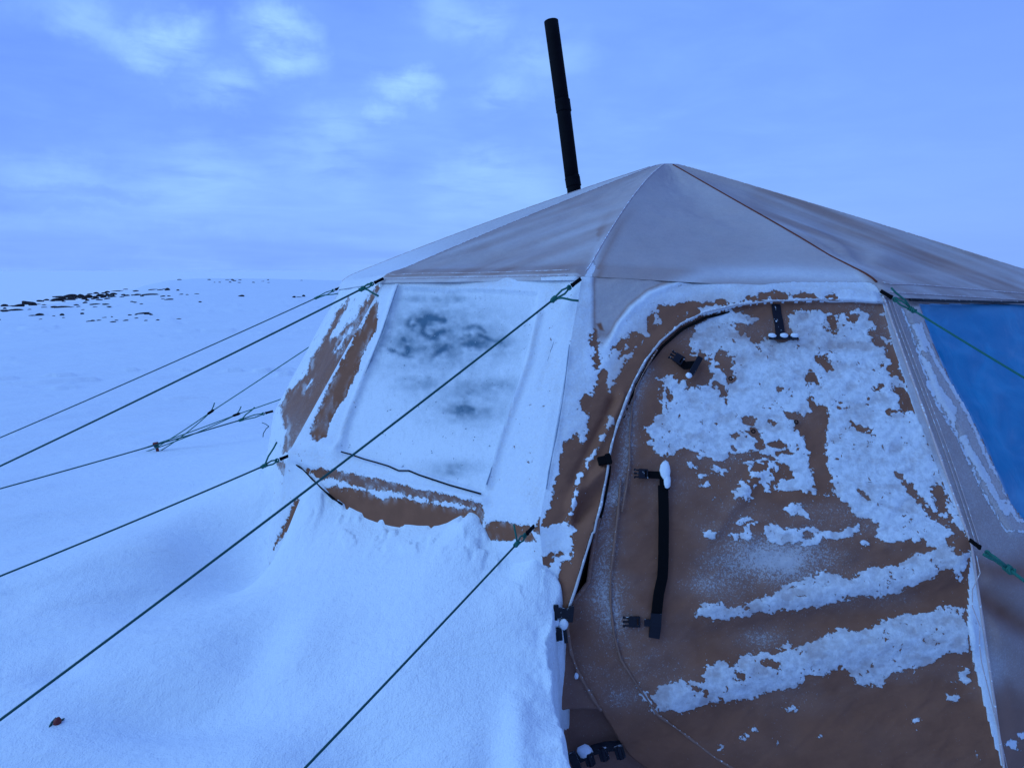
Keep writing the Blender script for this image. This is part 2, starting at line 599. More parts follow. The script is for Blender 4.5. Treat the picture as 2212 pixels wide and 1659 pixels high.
def panel_normal(k, low=False):
    a, b = (Bv, Fv) if low else (Ev, Bv)
    k1 = (k + 1) % N10
    n = np.cross(a[k1] - b[k], b[k1] - a[k])
    n = unit(n)
    if n @ (a[k] - CEN) < 0:
        n = -n
    return n


def on_panel(k, px, py, off=0.0):
    """point of wall k seen at a surveyed photo point (upper or lower half chosen by the belt line)"""
    k1 = (k + 1) % N10
    ax, ay, _ = proj(Bv[k]); bx, by, _ = proj(Bv[k1])
    t = (px - ax) / (bx - ax)
    low = py > ay + t * (by - ay)
    A0, A1, C0, C1 = (Bv[k], Bv[k1], Fv[k], Fv[k1]) if low else (Ev[k], Ev[k1], Bv[k], Bv[k1])

    def bil(u, v):
        return (A0 * (1 - u) + A1 * u) * (1 - v) + (C0 * (1 - u) + C1 * u) * v
    u, v = .5, .5
    for it in range(14):
        q = np.array(proj(bil(u, v))[:2]); h_ = 1e-3
        ju = (np.array(proj(bil(u + h_, v))[:2]) - q) / h_
        jv = (np.array(proj(bil(u, v + h_))[:2]) - q) / h_
        du, dv = np.linalg.solve(np.stack([ju, jv], 1), np.array([px, py]) - q)
        u = float(np.clip(u + du, -.6, 1.6)); v = float(np.clip(v + dv, -.6, 1.6))
    P = bil(u, v)
    n = unit(np.cross(bil(u + .01, v) - P, bil(u, v + .01) - P))
    if n @ (P - CEN) < 0:
        n = -n
    return P + n * off, n


DISP = {}     # per-panel displacement functions of the surveyed coordinates


def grid_panel(k, nu, nv_up, nv_low):
    k1 = (k + 1) % N10
    u = np.linspace(0, 1, nu)[None, :, None]
    vu = np.linspace(0, 1, nv_up, endpoint=False)[:, None, None]
    vl = np.linspace(0, 1, nv_low)[:, None, None]
    up = (Ev[k] * (1 - u) + Ev[k1] * u) * (1 - vu) + (Bv[k] * (1 - u) + Bv[k1] * u) * vu
    lo = (Bv[k] * (1 - u) + Bv[k1] * u) * (1 - vl) + (Fv[k] * (1 - u) + Fv[k1] * u) * vl
    P = np.concatenate([up, lo], 0)
    # soften the crease at the belt
    for it in range(max(2, nv_up // 6)):
        a = nv_up - nv_up // 7; b = nv_up + nv_low // 7
        P[a:b] = (P[a - 1:b - 1] + 2 * P[a:b] + P[a + 1:b + 1]) / 4
    n = panel_normal(k)
    nlow = panel_normal(k, True)
    vv = np.linspace(0, 1, len(P))[:, None]
    NN = np.where((np.arange(len(P)) < nv_up)[:, None, None], n, nlow) * np.ones(P.shape)
    px, py, _ = proj(P)
    uu = np.linspace(0, 1, nu)[None, :] * np.ones((len(P), 1))
    vv = vv * np.ones((1, nu))
    env = np.sin(np.pi * np.clip(uu, 0, 1)) ** .5
    d = fbm(uu * 3.1 + k * 7, vv * 4.3 + k, 11 + k, 3) * .018 * env
    if k in DISP:
        d = d + DISP[k](px, py, uu, vv)
    tie = smooth(uu, 0, .035) * smooth(uu, 1, .965)
    d = d * tie
    P = P + NN * d[..., None]
    px, py, _ = proj(P)
    return P, px, py, uu, vv, NN


def quads(nv, nu):
    i, j = np.meshgrid(np.arange(nv - 1), np.arange(nu - 1), indexing='ij')
    a = (i * nu + j).ravel()
    return np.stack([a, a + nu, a + nu + 1, a + 1], 1)


def split_build(name, P, fac, mat, parent, attrs):
    """build a mesh of the chosen faces only"""
    used = np.unique(fac)
    remap = -np.ones(P.reshape(-1, 3).shape[0], int); remap[used] = np.arange(len(used))
    return mesh_obj(name, P.reshape(-1, 3)[used], remap[fac], mat, parent,
                    attrs={kk: vv.ravel()[used] for kk, vv in attrs.items()})


def ridge(px, py, pts, wdt, amp, one=0):
    d = seg_dist(px, py, pts)
    return amp * np.exp(-(d / wdt) ** 2)


# ------------------------------------------------------------------ surveyed outlines
ZIP_EDGE = K('cB', [(1592, 146), (1450, 140), (1300, 140), (1100, 146), (940, 162), (800, 196), (700, 246), (610, 322), (545, 405), (495, 495), (455, 595), (420, 690), (396, 775), (383, 840), (370, 930), (348, 1040), (318, 1140)]) + \
    K('cC', [(310, 232), (275, 345), (238, 470), (210, 548)])
ZIP_LOW = K('cC', [(206, 600), (206, 660), (222, 760), (250, 840), (300, 930), (350, 1010), (400, 1090), (440, 1160), (480, 1215), (560, 1275), (640, 1330), (720, 1390)])
DOOR = ZIP_EDGE + ZIP_LOW + [(2200, 1800), (2150, 1600)] + K('cC', [(2100, 1230), (2040, 1000), (1990, 800), (1965, 640), (1970, 420), (1985, 290)]) + \
    K('cB', [(1985, 1185), (1870, 960), (1800, 780), (1730, 610), (1690, 480), (1640, 330)])
GAP = K('cC', [(312, 240), (338, 190), (330, 240), (308, 380), (298, 455), (262, 500), (222, 545), (240, 480), (280, 350)])
WIN1 = K('cA', [(875, 310), (1700, 345), (1660, 560), (1600, 800), (1540, 1000), (1440, 1350), (1365, 1530), (1150, 1460), (930, 1395), (770, 1350), (590, 1300), (520, 1285), (560, 1150), (680, 830), (760, 620)])
WIN3 = K('cG', [(402, 205), (1200, 205), (1300, 1530), (1044, 1530), (960, 1420), (880, 1240), (800, 1060), (700, 860), (600, 690), (500, 480), (440, 320)])
INFL = K('cG', [(300, 230), (402, 205), (440, 320), (500, 480), (600, 690), (700, 860), (800, 1060), (880, 1240), (960, 1420), (1040, 1545), (1300, 1545), (1300, 1625), (960, 1630), (930, 1590), (800, 1370), (640, 1030), (500, 800), (420, 570), (360, 390)])


def d_door(px, py, u, v):
    d = ridge(px, py, K('cC', [(1960, 330), (1700, 440), (1450, 480), (1150, 530), (850, 580)]), 34, .022)
    d += ridge(px, py, K('cC', [(1960, 690), (1650, 700), (1350, 760), (1050, 850), (650, 960)]), 42, .026)
    d -= ridge(px, py, K('cC', [(1960, 480), (1600, 570), (1200, 640), (800, 700)]), 30, .014)
    d -= ridge(px, py, K('cC', [(1900, 900), (1500, 1000), (900, 1060)]), 60, .014)
    d += ridge(px, py, K('cB', [(860, 1150), (960, 1000), (1040, 900)]), 14, .010)
    d += ridge(px, py, K('cB', [(900, 420), (1200, 470), (1600, 540)]), 30, .010)
    d -= ridge(px, py, K('cB', [(860, 500), (1200, 560), (1560, 620)]), 30, .009)
    d += ridge(px, py, K('cC', [(440, 330), (540, 600), (560, 800)]), 40, .012)
    d += .0045 * fbm(px / 46 + py / 130, py / 30, 301, 4) + .003 * np.clip(fbm((px + py) / 30, (py - px * .4) / 90, 302, 3), 0, 1)
    # the storm flap stands off the wall beside the zip
    outside = ~inside(px, py, DOOR)
    de = seg_dist(px, py, ZIP_EDGE)
    bulge = .012 + .030 * smooth(py, 900, 1150)
    d += np.where(outside, bulge * np.exp(-(de / 34) ** 2), -.004)
    f1 = seg_dist(px, py, K('c7', [(900, 20), (780, 260), (640, 520), (540, 700), (480, 930), (440, 1120)]))
    f2 = seg_dist(px, py, K('c7', [(830, 60), (700, 330), (590, 560), (500, 760)]))
    f3 = seg_dist(px, py, K('c7', [(720, 680), (600, 800), (500, 900), (460, 960)]))
    f4 = seg_dist(px, py, K('c7', [(720, 820), (620, 960), (500, 1080)]))
    d += np.where(outside, .026 * np.exp(-(f1 / 10) ** 2) - .026 * np.exp(-(f2 / 13) ** 2) + .022 * np.exp(-(f3 / 11) ** 2) - .024 * np.exp(-(f4 / 15) ** 2), 0)
    d -= np.where(outside & (px < 1500), .06 * smooth(py, 1528, 1545), 0)
    # raised arch seam above the door
    arch = seg_dist(px, py, K('cB', [(385, 330), (430, 240), (500, 160), (580, 100), (700, 50), (850, 22), (1000, 14), (1300, 16), (1440, 20)]))
    d += .005 * np.exp(-(arch / 5) ** 2)
    return d


def d_win(px, py, u, v):
    d = .016 * np.exp(-(seg_dist(px, py, K('cA', [(1700, 480), (1640, 760), (1560, 1000), (1490, 1200), (1400, 1480)])) / 7) ** 2)
    d += .014 * np.exp(-(seg_dist(px, py, K('cA', [(870, 320), (780, 600), (700, 800), (560, 1150), (530, 1280)])) / 8) ** 2)
    d += .010 * np.exp(-(seg_dist(px, py, K('cA', [(1880, 640), (1840, 1000), (1760, 1400)])) / 5) ** 2)
    wi = np.where(inside(px, py, WIN1), seg_dist(px, py, WIN1, True), 0)
    d = d - .014 * smooth(wi, 0, 9)
    d += .016 * np.exp(-(seg_dist(px, py, K('cA', [(240, 1290), (420, 1370), (700, 1430), (1000, 1500), (1370, 1570)])) / 10) ** 2)
    d -= .004 * np.exp(-(seg_dist(px, py, K('cA', [(420, 1450), (700, 1530), (1000, 1580), (1360, 1640)])) / 14) ** 2)
    d += .03 * np.exp(-(seg_dist(px, py, K('cA', [(290, 1290), (420, 1240), (500, 1280)])) / 22) ** 2)
    return d


def d_far(px, py, u, v):
    d = .018 * np.exp(-(seg_dist(px, py, K('cA', [(640, 520), (500, 760), (330, 1000), (240, 1200)])) / 10) ** 2)
    d -= .02 * np.exp(-(seg_dist(px, py, K('cA', [(700, 480), (540, 800), (330, 1150)])) / 12) ** 2)
    return d


def d_right(px, py, u, v):
    d = ridge(px, py, [(2110, 1240), (2250, 1290), (2400, 1330)], 26, .02)
    d -= ridge(px, py, [(2115, 1290), (2250, 1370), (2400, 1420)], 26, .02)
    d += ridge(px, py, [(2120, 1340), (2250, 1450), (2400, 1560)], 30, .02)
    de = seg_dist(px, py, INFL, True); ins = inside(px, py, INFL)
    d += np.where(ins, .012 * smooth(de, 0, 7), 0)
    d += np.where(inside(px, py, WIN3), .012 * fbm(px / 90, py / 60, 5, 3), 0)
    return d


DISP.update({2: d_door, 1: d_win, 0: d_far, 3: d_right})

# frost and bare patches on the door
P1 = K('c1', [(1190, 725), (1240, 600), (1270, 475), (1400, 425), (1480, 325), (1640, 290), (1760, 310), (1930, 380), (1890, 415), (1690, 430), (1760, 520), (1860, 570), (1900, 650), (1950, 640), (2040, 595), (2180, 620)]) + \
    K('cB', [(1215, 300), (1190, 255), (1172, 190), (1230, 172), (1290, 172), (1370, 190), (1440, 190), (1480, 165), (1555, 195), (1597, 185), (1640, 330), (1690, 480), (1732, 610), (1802, 780), (1872, 960), (1985, 1185), (1930, 1225), (1868, 1225), (1778, 1216), (1768, 1186), (1640, 1190), (1561, 1176), (1571, 1131), (1541, 1085), (1480, 1083), (1450, 1065), (1430, 1020), (1372, 990)]) + \
    K('c3', [(2200, 790), (2120, 800), (2050, 800), (2010, 720), (2120, 640), (2100, 570), (2040, 600), (1990, 800), (1930, 780), (1880, 720), (1800, 800), (1790, 900), (1720, 920), (1690, 870), (1600, 920), (1590, 780), (1700, 690), (1830, 690), (1760, 620), (1780, 590), (1700, 540), (1640, 480), (1600, 400), (1550, 420), (1540, 470), (1450, 480), (1410, 520), (1490, 545), (1540, 590), (1460, 615), (1370, 600), (1365, 500), (1340, 430), (1240, 460), (1220, 380), (1060, 345), (980, 425), (830, 420), (740, 400), (745, 320), (660, 270), (740, 240), (690, 190), (640, 175), (640, 150)]) + \
    K('c1', [(830, 1520), (845, 1430), (905, 1380), (890, 1250), (840, 1150), (855, 1040), (880, 960), (980, 910), (1060, 1000), (1160, 1040), (1190, 1115), (1400, 1080), (1450, 1000), (1420, 850), (1340, 775)])
DOOR_OPS = [(1, P1),
    (-1, K('cB', [(1265, 570), (1345, 605), (1352, 640), (1342, 720), (1345, 800), (1360, 900), (1378, 990), (1290, 965), (1285, 900), (1270, 800), (1250, 740), (1215, 700), (1200, 660), (1160, 625), (1195, 620), (1240, 640), (1290, 620)])),
    (-1, K('c4', [(1090, 120), (1160, 150), (1220, 220), (1260, 310), (1330, 360), (1400, 430), (1480, 490), (1520, 520), (1600, 550), (1640, 600), (1700, 650), (1750, 715), (1770, 800), (1700, 850), (1620, 780), (1550, 760), (1530, 700), (1640, 690), (1600, 620), (1500, 580), (1400, 520), (1330, 460), (1280, 400), (1200, 310), (1150, 230)])),
    (-1, K('c4', [(1385, 250), (1470, 235), (1515, 320), (1540, 400), (1560, 470), (1600, 530), (1500, 470), (1440, 430), (1430, 370), (1380, 345), (1410, 320)])),
    (1, K('c4', [(1240, 210), (1330, 240), (1410, 320), (1380, 345), (1430, 420), (1480, 470), (1380, 410), (1300, 320)])),
    (-1, K('c3', [(1670, 10), (1830, 10), (1850, 60), (1810, 120), (1870, 180), (1930, 280), (1920, 340), (1850, 370), (1835, 330), (1870, 260), (1760, 200), (1740, 150), (1770, 100), (1700, 55)])),
    (-1, K('c3', [(1555, 195), (1655, 205), (1640, 250), (1570, 240)])),
    (-1, K('c3', [(1600, 325), (1645, 345), (1635, 385), (1600, 370)])),
    (-1, K('c3', [(1690, 385), (1770, 375), (1815, 430), (1750, 475), (1700, 440)])),
    (-1, K('c3', [(1815, 380), (1900, 410), (1990, 410), (2060, 385), (2065, 465), (1960, 465), (1860, 430)])),
    (-1, K('c3', [(1960, 290), (2080, 255), (2155, 295), (2100, 345), (2000, 315)])),
    (-1, K('c3', [(1820, 475), (1930, 540), (1935, 580), (1830, 575)])),
    (-1, K('c3', [(2105, 360), (2200, 360), (2230, 400), (2220, 430), (2150, 405)])),
    (-1, K('c3', [(2050, 490), (2120, 520), (2200, 540), (2230, 640), (2150, 700), (2120, 600)])),
    (-1, K('c3', [(1985, 55), (2055, 70), (2010, 110)])),
    (-1, K('c2', [(440, 755), (490, 705), (540, 740), (550, 790), (575, 840), (530, 805), (470, 795)])),
    (-1, K('c2', [(530, 600), (600, 595), (640, 650), (685, 715), (600, 715), (575, 650)])),
    (-1, K('c2', [(1000, 840), (1080, 825), (1050, 885), (1005, 870)])),
    (-1, K('c2', [(1145, 865), (1200, 830), (1250, 870), (1290, 885), (1325, 1000), (1260, 1050), (1200, 1025), (1195, 920)])),
    (-1, K('c2', [(825, 1120), (900, 1165), (960, 1175), (1015, 1230), (930, 1200), (845, 1170)])),
    (-1, K('c2', [(1110, 1040), (1200, 1035), (1190, 1065), (1120, 1065)])),
    (-1, K('c2', [(990, 285), (1060, 258), (1110, 290), (1140, 400), (1180, 550), (1255, 800), (1200, 775), (1105, 690), (1140, 650), (1105, 600), (1110, 540), (1030, 500), (940, 412), (1010, 390), (1050, 350)])),
    (1, K('c2', [(1030, 425), (1100, 440), (1150, 470), (1140, 500), (1070, 480)])),
    (-1, K('c2', [(635, 270), (700, 290), (685, 330), (710, 420), (665, 425), (645, 350)])),
    (-1, K('c2', [(760, 250), (885, 255), (880, 305), (800, 320)])),
    (-1, K('c1', [(1470, 760), (1560, 715), (1640, 770), (1690, 820), (1640, 900), (1700, 1050), (1640, 1060), (1600, 960), (1540, 945), (1530, 860)])),
    (-1, K('c1', [(1475, 1035), (1560, 1065), (1615, 1130), (1610, 1300), (1590, 1210), (1530, 1205), (1515, 1110)])),
    (-1, K('c1', [(870, 1040), (920, 1060), (940, 1130), (900, 1110)])),
    (-1, K('c1', [(980, 1110), (1020, 1190), (1010, 1250), (975, 1240)])),
    (-1, K('c1', [(2150, 1110), (2200, 1100), (2205, 1150), (2165, 1150)])),
    (-1, K('c4', [(745, 280), (800, 290), (850, 360), (800, 325)])),
    (1, K('c3', [(1065, 510), (1130, 490), (1240, 520), (1230, 555), (1170, 550), (1240, 590), (1320, 620), (1290, 660), (1200, 645), (1150, 570)])),
    (1, K('c3', [(1240, 700), (1340, 690), (1385, 765), (1300, 740), (1230, 735)])),
    (1, K('c3', [(1345, 880), (1400, 840), (1490, 855), (1490, 930), (1430, 880)])),
    (1, K('cC', [(800, 236), (830, 220), (862, 232), (850, 258), (810, 250)])),
    (1, K('cC', [(905, 243), (1000, 240), (975, 200), (940, 195), (965, 163), (1000, 175), (1042, 190), (995, 215), (1030, 272), (960, 272)])),
    (1, K('cC', [(1058, 240), (1080, 203), (1150, 210), (1220, 222), (1260, 203), (1340, 225), (1400, 230), (1440, 215), (1482, 205), (1500, 235), (1400, 268), (1330, 262), (1290, 286), (1200, 288), (1080, 272)])),
    (-1, K('cC', [(1250, 235), (1280, 240), (1275, 262), (1250, 258)])),
    (1, K('cC', [(1158, 132), (1195, 106), (1235, 122), (1272, 142), (1268, 168), (1180, 152)])),
    (1, K('cC', [(1490, 278), (1530, 255), (1535, 288)])),
    (1, K('cC', [(765, 555), (860, 538), (940, 560), (1100, 510), (1150, 480), (1220, 440), (1340, 403), (1450, 432), (1540, 385), (1640, 375), (1700, 345), (1800, 318), (1850, 300), (1930, 330), (1978, 318), (1950, 400), (1930, 455), (1900, 400), (1860, 405), (1800, 432), (1720, 472), (1650, 505), (1550, 522), (1460, 522), (1330, 552), (1220, 572), (1100, 582), (950, 612), (850, 618), (768, 602)])),
    (1, K('cC', [(520, 900), (560, 950), (600, 908), (640, 900), (700, 868), (790, 892), (808, 812), (870, 800), (950, 820), (960, 778), (1070, 752), (1110, 780), (1170, 712), (1230, 735), (1330, 690), (1390, 648), (1480, 665), (1600, 620), (1700, 588), (1760, 600), (1860, 556), (1945, 566), (1940, 620), (1968, 640), (1978, 730), (1960, 762), (1870, 770), (1750, 832), (1640, 852), (1580, 918), (1480, 898), (1440, 850), (1400, 820), (1330, 862), (1250, 868), (1240, 908), (1150, 932), (1080, 936), (1000, 972), (850, 978), (720, 1028), (620, 1018), (580, 982)])),
    (-1, K('cC', [(940, 850), (985, 840), (980, 880), (950, 875)])),
    (-1, K('cC', [(1060, 790), (1130, 800), (1140, 830), (1090, 825)])),
    (-1, K('cC', [(740, 900), (830, 930), (780, 940)])),
    (1, K('c6', [(1640, 790), (1700, 745), (1745, 760), (1740, 800), (1690, 830), (1740, 875), (1590, 885), (1640, 850)])),
    (1, K('c6', [(1530, 985), (1580, 1000), (1640, 975), (1640, 1040), (1600, 1060), (1540, 1025)])),
    (1, K('c6', [(1235, 1195), (1290, 1195), (1290, 1220), (1240, 1225)])),
    (1, K('c6', [(1780, 1485), (1815, 1490), (1800, 1520)])),
    (1, K('c6', [(410, 1320), (450, 1340), (440, 1370), (415, 1350)])),
    (1, K('c6', [(40, 1380), (65, 1375), (80, 1420), (60, 1430)])),
    (1, K('c6', [(100, 1100), (180, 1105), (250, 1100), (220, 1150), (130, 1140)])),
    (1, K('c5', [(840, 1100), (890, 1110), (970, 1200), (1055, 1340), (1040, 1372), (960, 1300), (890, 1200)])),
    (1, K('c5', [(1735, 1555), (1790, 1530), (1825, 1540), (1810, 1580), (1750, 1575)])),
    (1, K('c5', [(1865, 1450), (1900, 1430), (1915, 1490), (1880, 1490)])),
    (1, K('c5', [(1590, 1625), (1620, 1620), (1615, 1655), (1590, 1650)])),
    (1, K('c5', [(2070, 1570), (2095, 1550), (2105, 1605), (2085, 1610)])),
    (-1, K('cB', [(610, 330), (700, 260), (760, 250), (735, 310), (745, 350), (690, 440), (600, 480), (610, 560), (560, 690), (540, 640), (500, 600), (470, 700), (500, 520), (560, 400)])),
]
WALL_OPS = [
    (-1, K('c1', [(1340, 185), (1180, 205), (950, 240), (840, 310), (770, 380), (780, 450), (800, 540), (740, 620), (640, 720), (540, 830), (500, 940), (400, 1030), (390, 1180), (340, 1150), (350, 960), (310, 885), (270, 980), (225, 1100), (190, 1180), (100, 1190), (100, 1320), (170, 1400), (130, 1700), (420, 1700), (560, 1200), (660, 1000), (880, 660), (1060, 470), (1340, 330), (1340, 250)])),
    (1, K('c1', [(1000, 285), (1150, 300), (1250, 300), (1200, 330), (1010, 320)])),
    (1, K('c1', [(850, 340), (930, 380), (940, 420), (800, 470)])),
    (-1, K('cB', [(640, 150), (790, 135), (950, 138), (1060, 95), (1190, 102), (1180, 122), (1060, 125), (980, 140), (790, 160), (680, 210), (620, 220)])),
    (-1, K('cB', [(1195, 118), (1250, 106), (1300, 110), (1290, 127)])),
    (-1, K('cB', [(1345, 112), (1365, 105), (1380, 115), (1355, 122)])),
    (-1, K('c1', [(155, 585), (200, 475), (245, 490), (245, 600), (265, 640), (180, 685)])),
    (-1, K('c1', [(222, 430), (285, 415), (320, 515), (265, 505)])),
    (-1, K('c1', [(195, 765), (240, 675), (275, 780), (255, 895), (208, 895)])),
    (-1, K('c1', [(380, 710), (450, 630), (540, 550), (600, 560), (630, 505), (660, 555), (720, 530), (760, 560), (700, 610), (720, 660), (640, 690), (560, 660), (480, 705)])),
    (-1, K('c1', [(470, 795), (520, 720), (600, 700), (560, 760)])),
    (-1, K('c7', [(540, 0), (530, 80), (580, 170), (625, 150), (595, 330), (575, 435), (530, 400), (510, 345), (390, 420), (350, 640), (300, 760), (290, 880), (240, 1030), (190, 1150), (400, 1115), (490, 1190), (440, 1480), (400, 1620), (300, 1700), (700, 1700), (760, 1000), (800, 600), (960, 0)])),
    (-1, K('c7', [(-20, 1400), (60, 1250), (120, 1180), (160, 1290), (150, 1420), (200, 1430), (280, 1360), (385, 1390), (300, 1440), (260, 1530), (200, 1490), (110, 1440)])),
    (-1, K('c5', [(0, 900), (60, 500), (120, 300), (180, 0), (420, 0), (230, 500), (330, 1000), (560, 1300), (800, 1700), (230, 1700)])),
    (-1, [(1195, 1560), (1430, 1560), (1460, 1780), (1195, 1780)]),
    (1, K('c7', [(790, 190), (830, 210), (760, 330), (690, 470), (620, 570), (590, 640), (580, 600), (660, 460), (720, 340)])),
    (1, (5, K('c7', [(530, 700), (490, 800), (470, 960), (440, 1100)]))),
]
WIN_OPS = [
    (-1, K('cA', [(758, 400), (742, 560), (692, 640), (610, 860), (565, 950), (485, 1090), (452, 1195), (390, 1220), (345, 1170), (395, 1060), (470, 890), (570, 700), (660, 530), (720, 420)])),
    (-1, K('cA', [(330, 1385), (420, 1375), (600, 1410), (800, 1450), (1000, 1500), (1200, 1545), (1362, 1590), (1365, 1625), (1250, 1590), (1000, 1550), (850, 1515), (620, 1480), (480, 1430), (400, 1440)])),
    (-1, K('cA', [(430, 1490), (560, 1488), (700, 1520), (780, 1560), (900, 1545), (1050, 1590), (1370, 1625), (1372, 1760), (900, 1760), (560, 1700), (420, 1560)])),
    (-1, K('cA', [(1720, 1659), (1760, 1500), (1800, 1380), (1830, 1300), (1850, 1230), (1920, 1180), (2000, 1180), (2000, 1760), (1650, 1760)])),
    (-1, K('cA', [(1380, 1700), (1500, 1690), (1640, 1720), (1680, 1800), (1380, 1800)])),
    (-1, K('cF', [(310, 970), (345, 1010), (330, 1090), (270, 1200), (200, 1290), (90, 1460), (130, 1370), (220, 1190)])),
]
FAR_OPS = [
    (1, K('cA', [(0, 0), (900, 0), (900, 1700), (0, 1700)])),
    (-1, K('cA', [(560, 395), (580, 380), (560, 440), (470, 620), (520, 600), (620, 500), (650, 450), (750, 310), (760, 340), (690, 470), (560, 740), (470, 900), (400, 1080), (330, 1170), (240, 1280), (200, 1290), (215, 1150), (190, 1080), (175, 1010), (230, 920), (330, 840), (360, 740), (450, 600)])),
    (-1, K('cA', [(150, 1340), (200, 1330), (205, 1420), (175, 1380)])),
    (1, (4, K('cA', [(600, 560), (540, 640), (500, 700)]))), (1, (4, K('cA', [(560, 600), (520, 680)]))), (1, (3, K('cA', [(370, 860), (330, 920)]))),
]
RIGHT_OPS = [
    (1, (9, K('cG', [(385, 340), (420, 420), (440, 560), (500, 700), (560, 800), (620, 930), (700, 1080), (760, 1180), (830, 1300), (940, 1480)]))),
    (1, (13, K('cG', [(480, 700), (560, 800), (600, 860)]))),
    (1, (5, K('cG', [(410, 330), (430, 400), (470, 480), (520, 580), (620, 740), (700, 880), (780, 1060), (850, 1210), (950, 1430), (1010, 1530), (1200, 1545)]))),
    (1, (3, K('cG', [(300, 240), (360, 400), (420, 580), (500, 800), (640, 1030), (800, 1370), (930, 1590), (1044, 1600)]))),
    (-1, K('cG', [(640, 900), (680, 1000), (650, 1020), (625, 930)])),
    (-1, K('cG', [(810, 1200), (850, 1220), (940, 1400), (900, 1400)])),
    (-1, K('cG', [(415, 490), (450, 500), (470, 560), (430, 530)])),
    (1, K('c6', [(1800, 650), (1850, 850), (1900, 940), (1910, 1060), (1960, 1250), (1980, 1400), (2035, 1580), (2000, 1560), (1930, 1400), (1890, 1200), (1850, 1000), (1810, 800)])),
    (1, K('c6', [(2040, 1430), (2090, 1380), (2150, 1400), (2150, 1450), (2200, 1490), (2130, 1480)])),
    (1, K('c6', [(2150, 1330), (2212, 1320), (2260, 1380), (2180, 1380)])),
]


def gs(px, py, c, x, y, rx, ry):
    (qx, qy), = K(c, [(x, y)])
    return np.exp(-((px - qx) / rx) ** 2 - ((py - qy) / ry) ** 2)


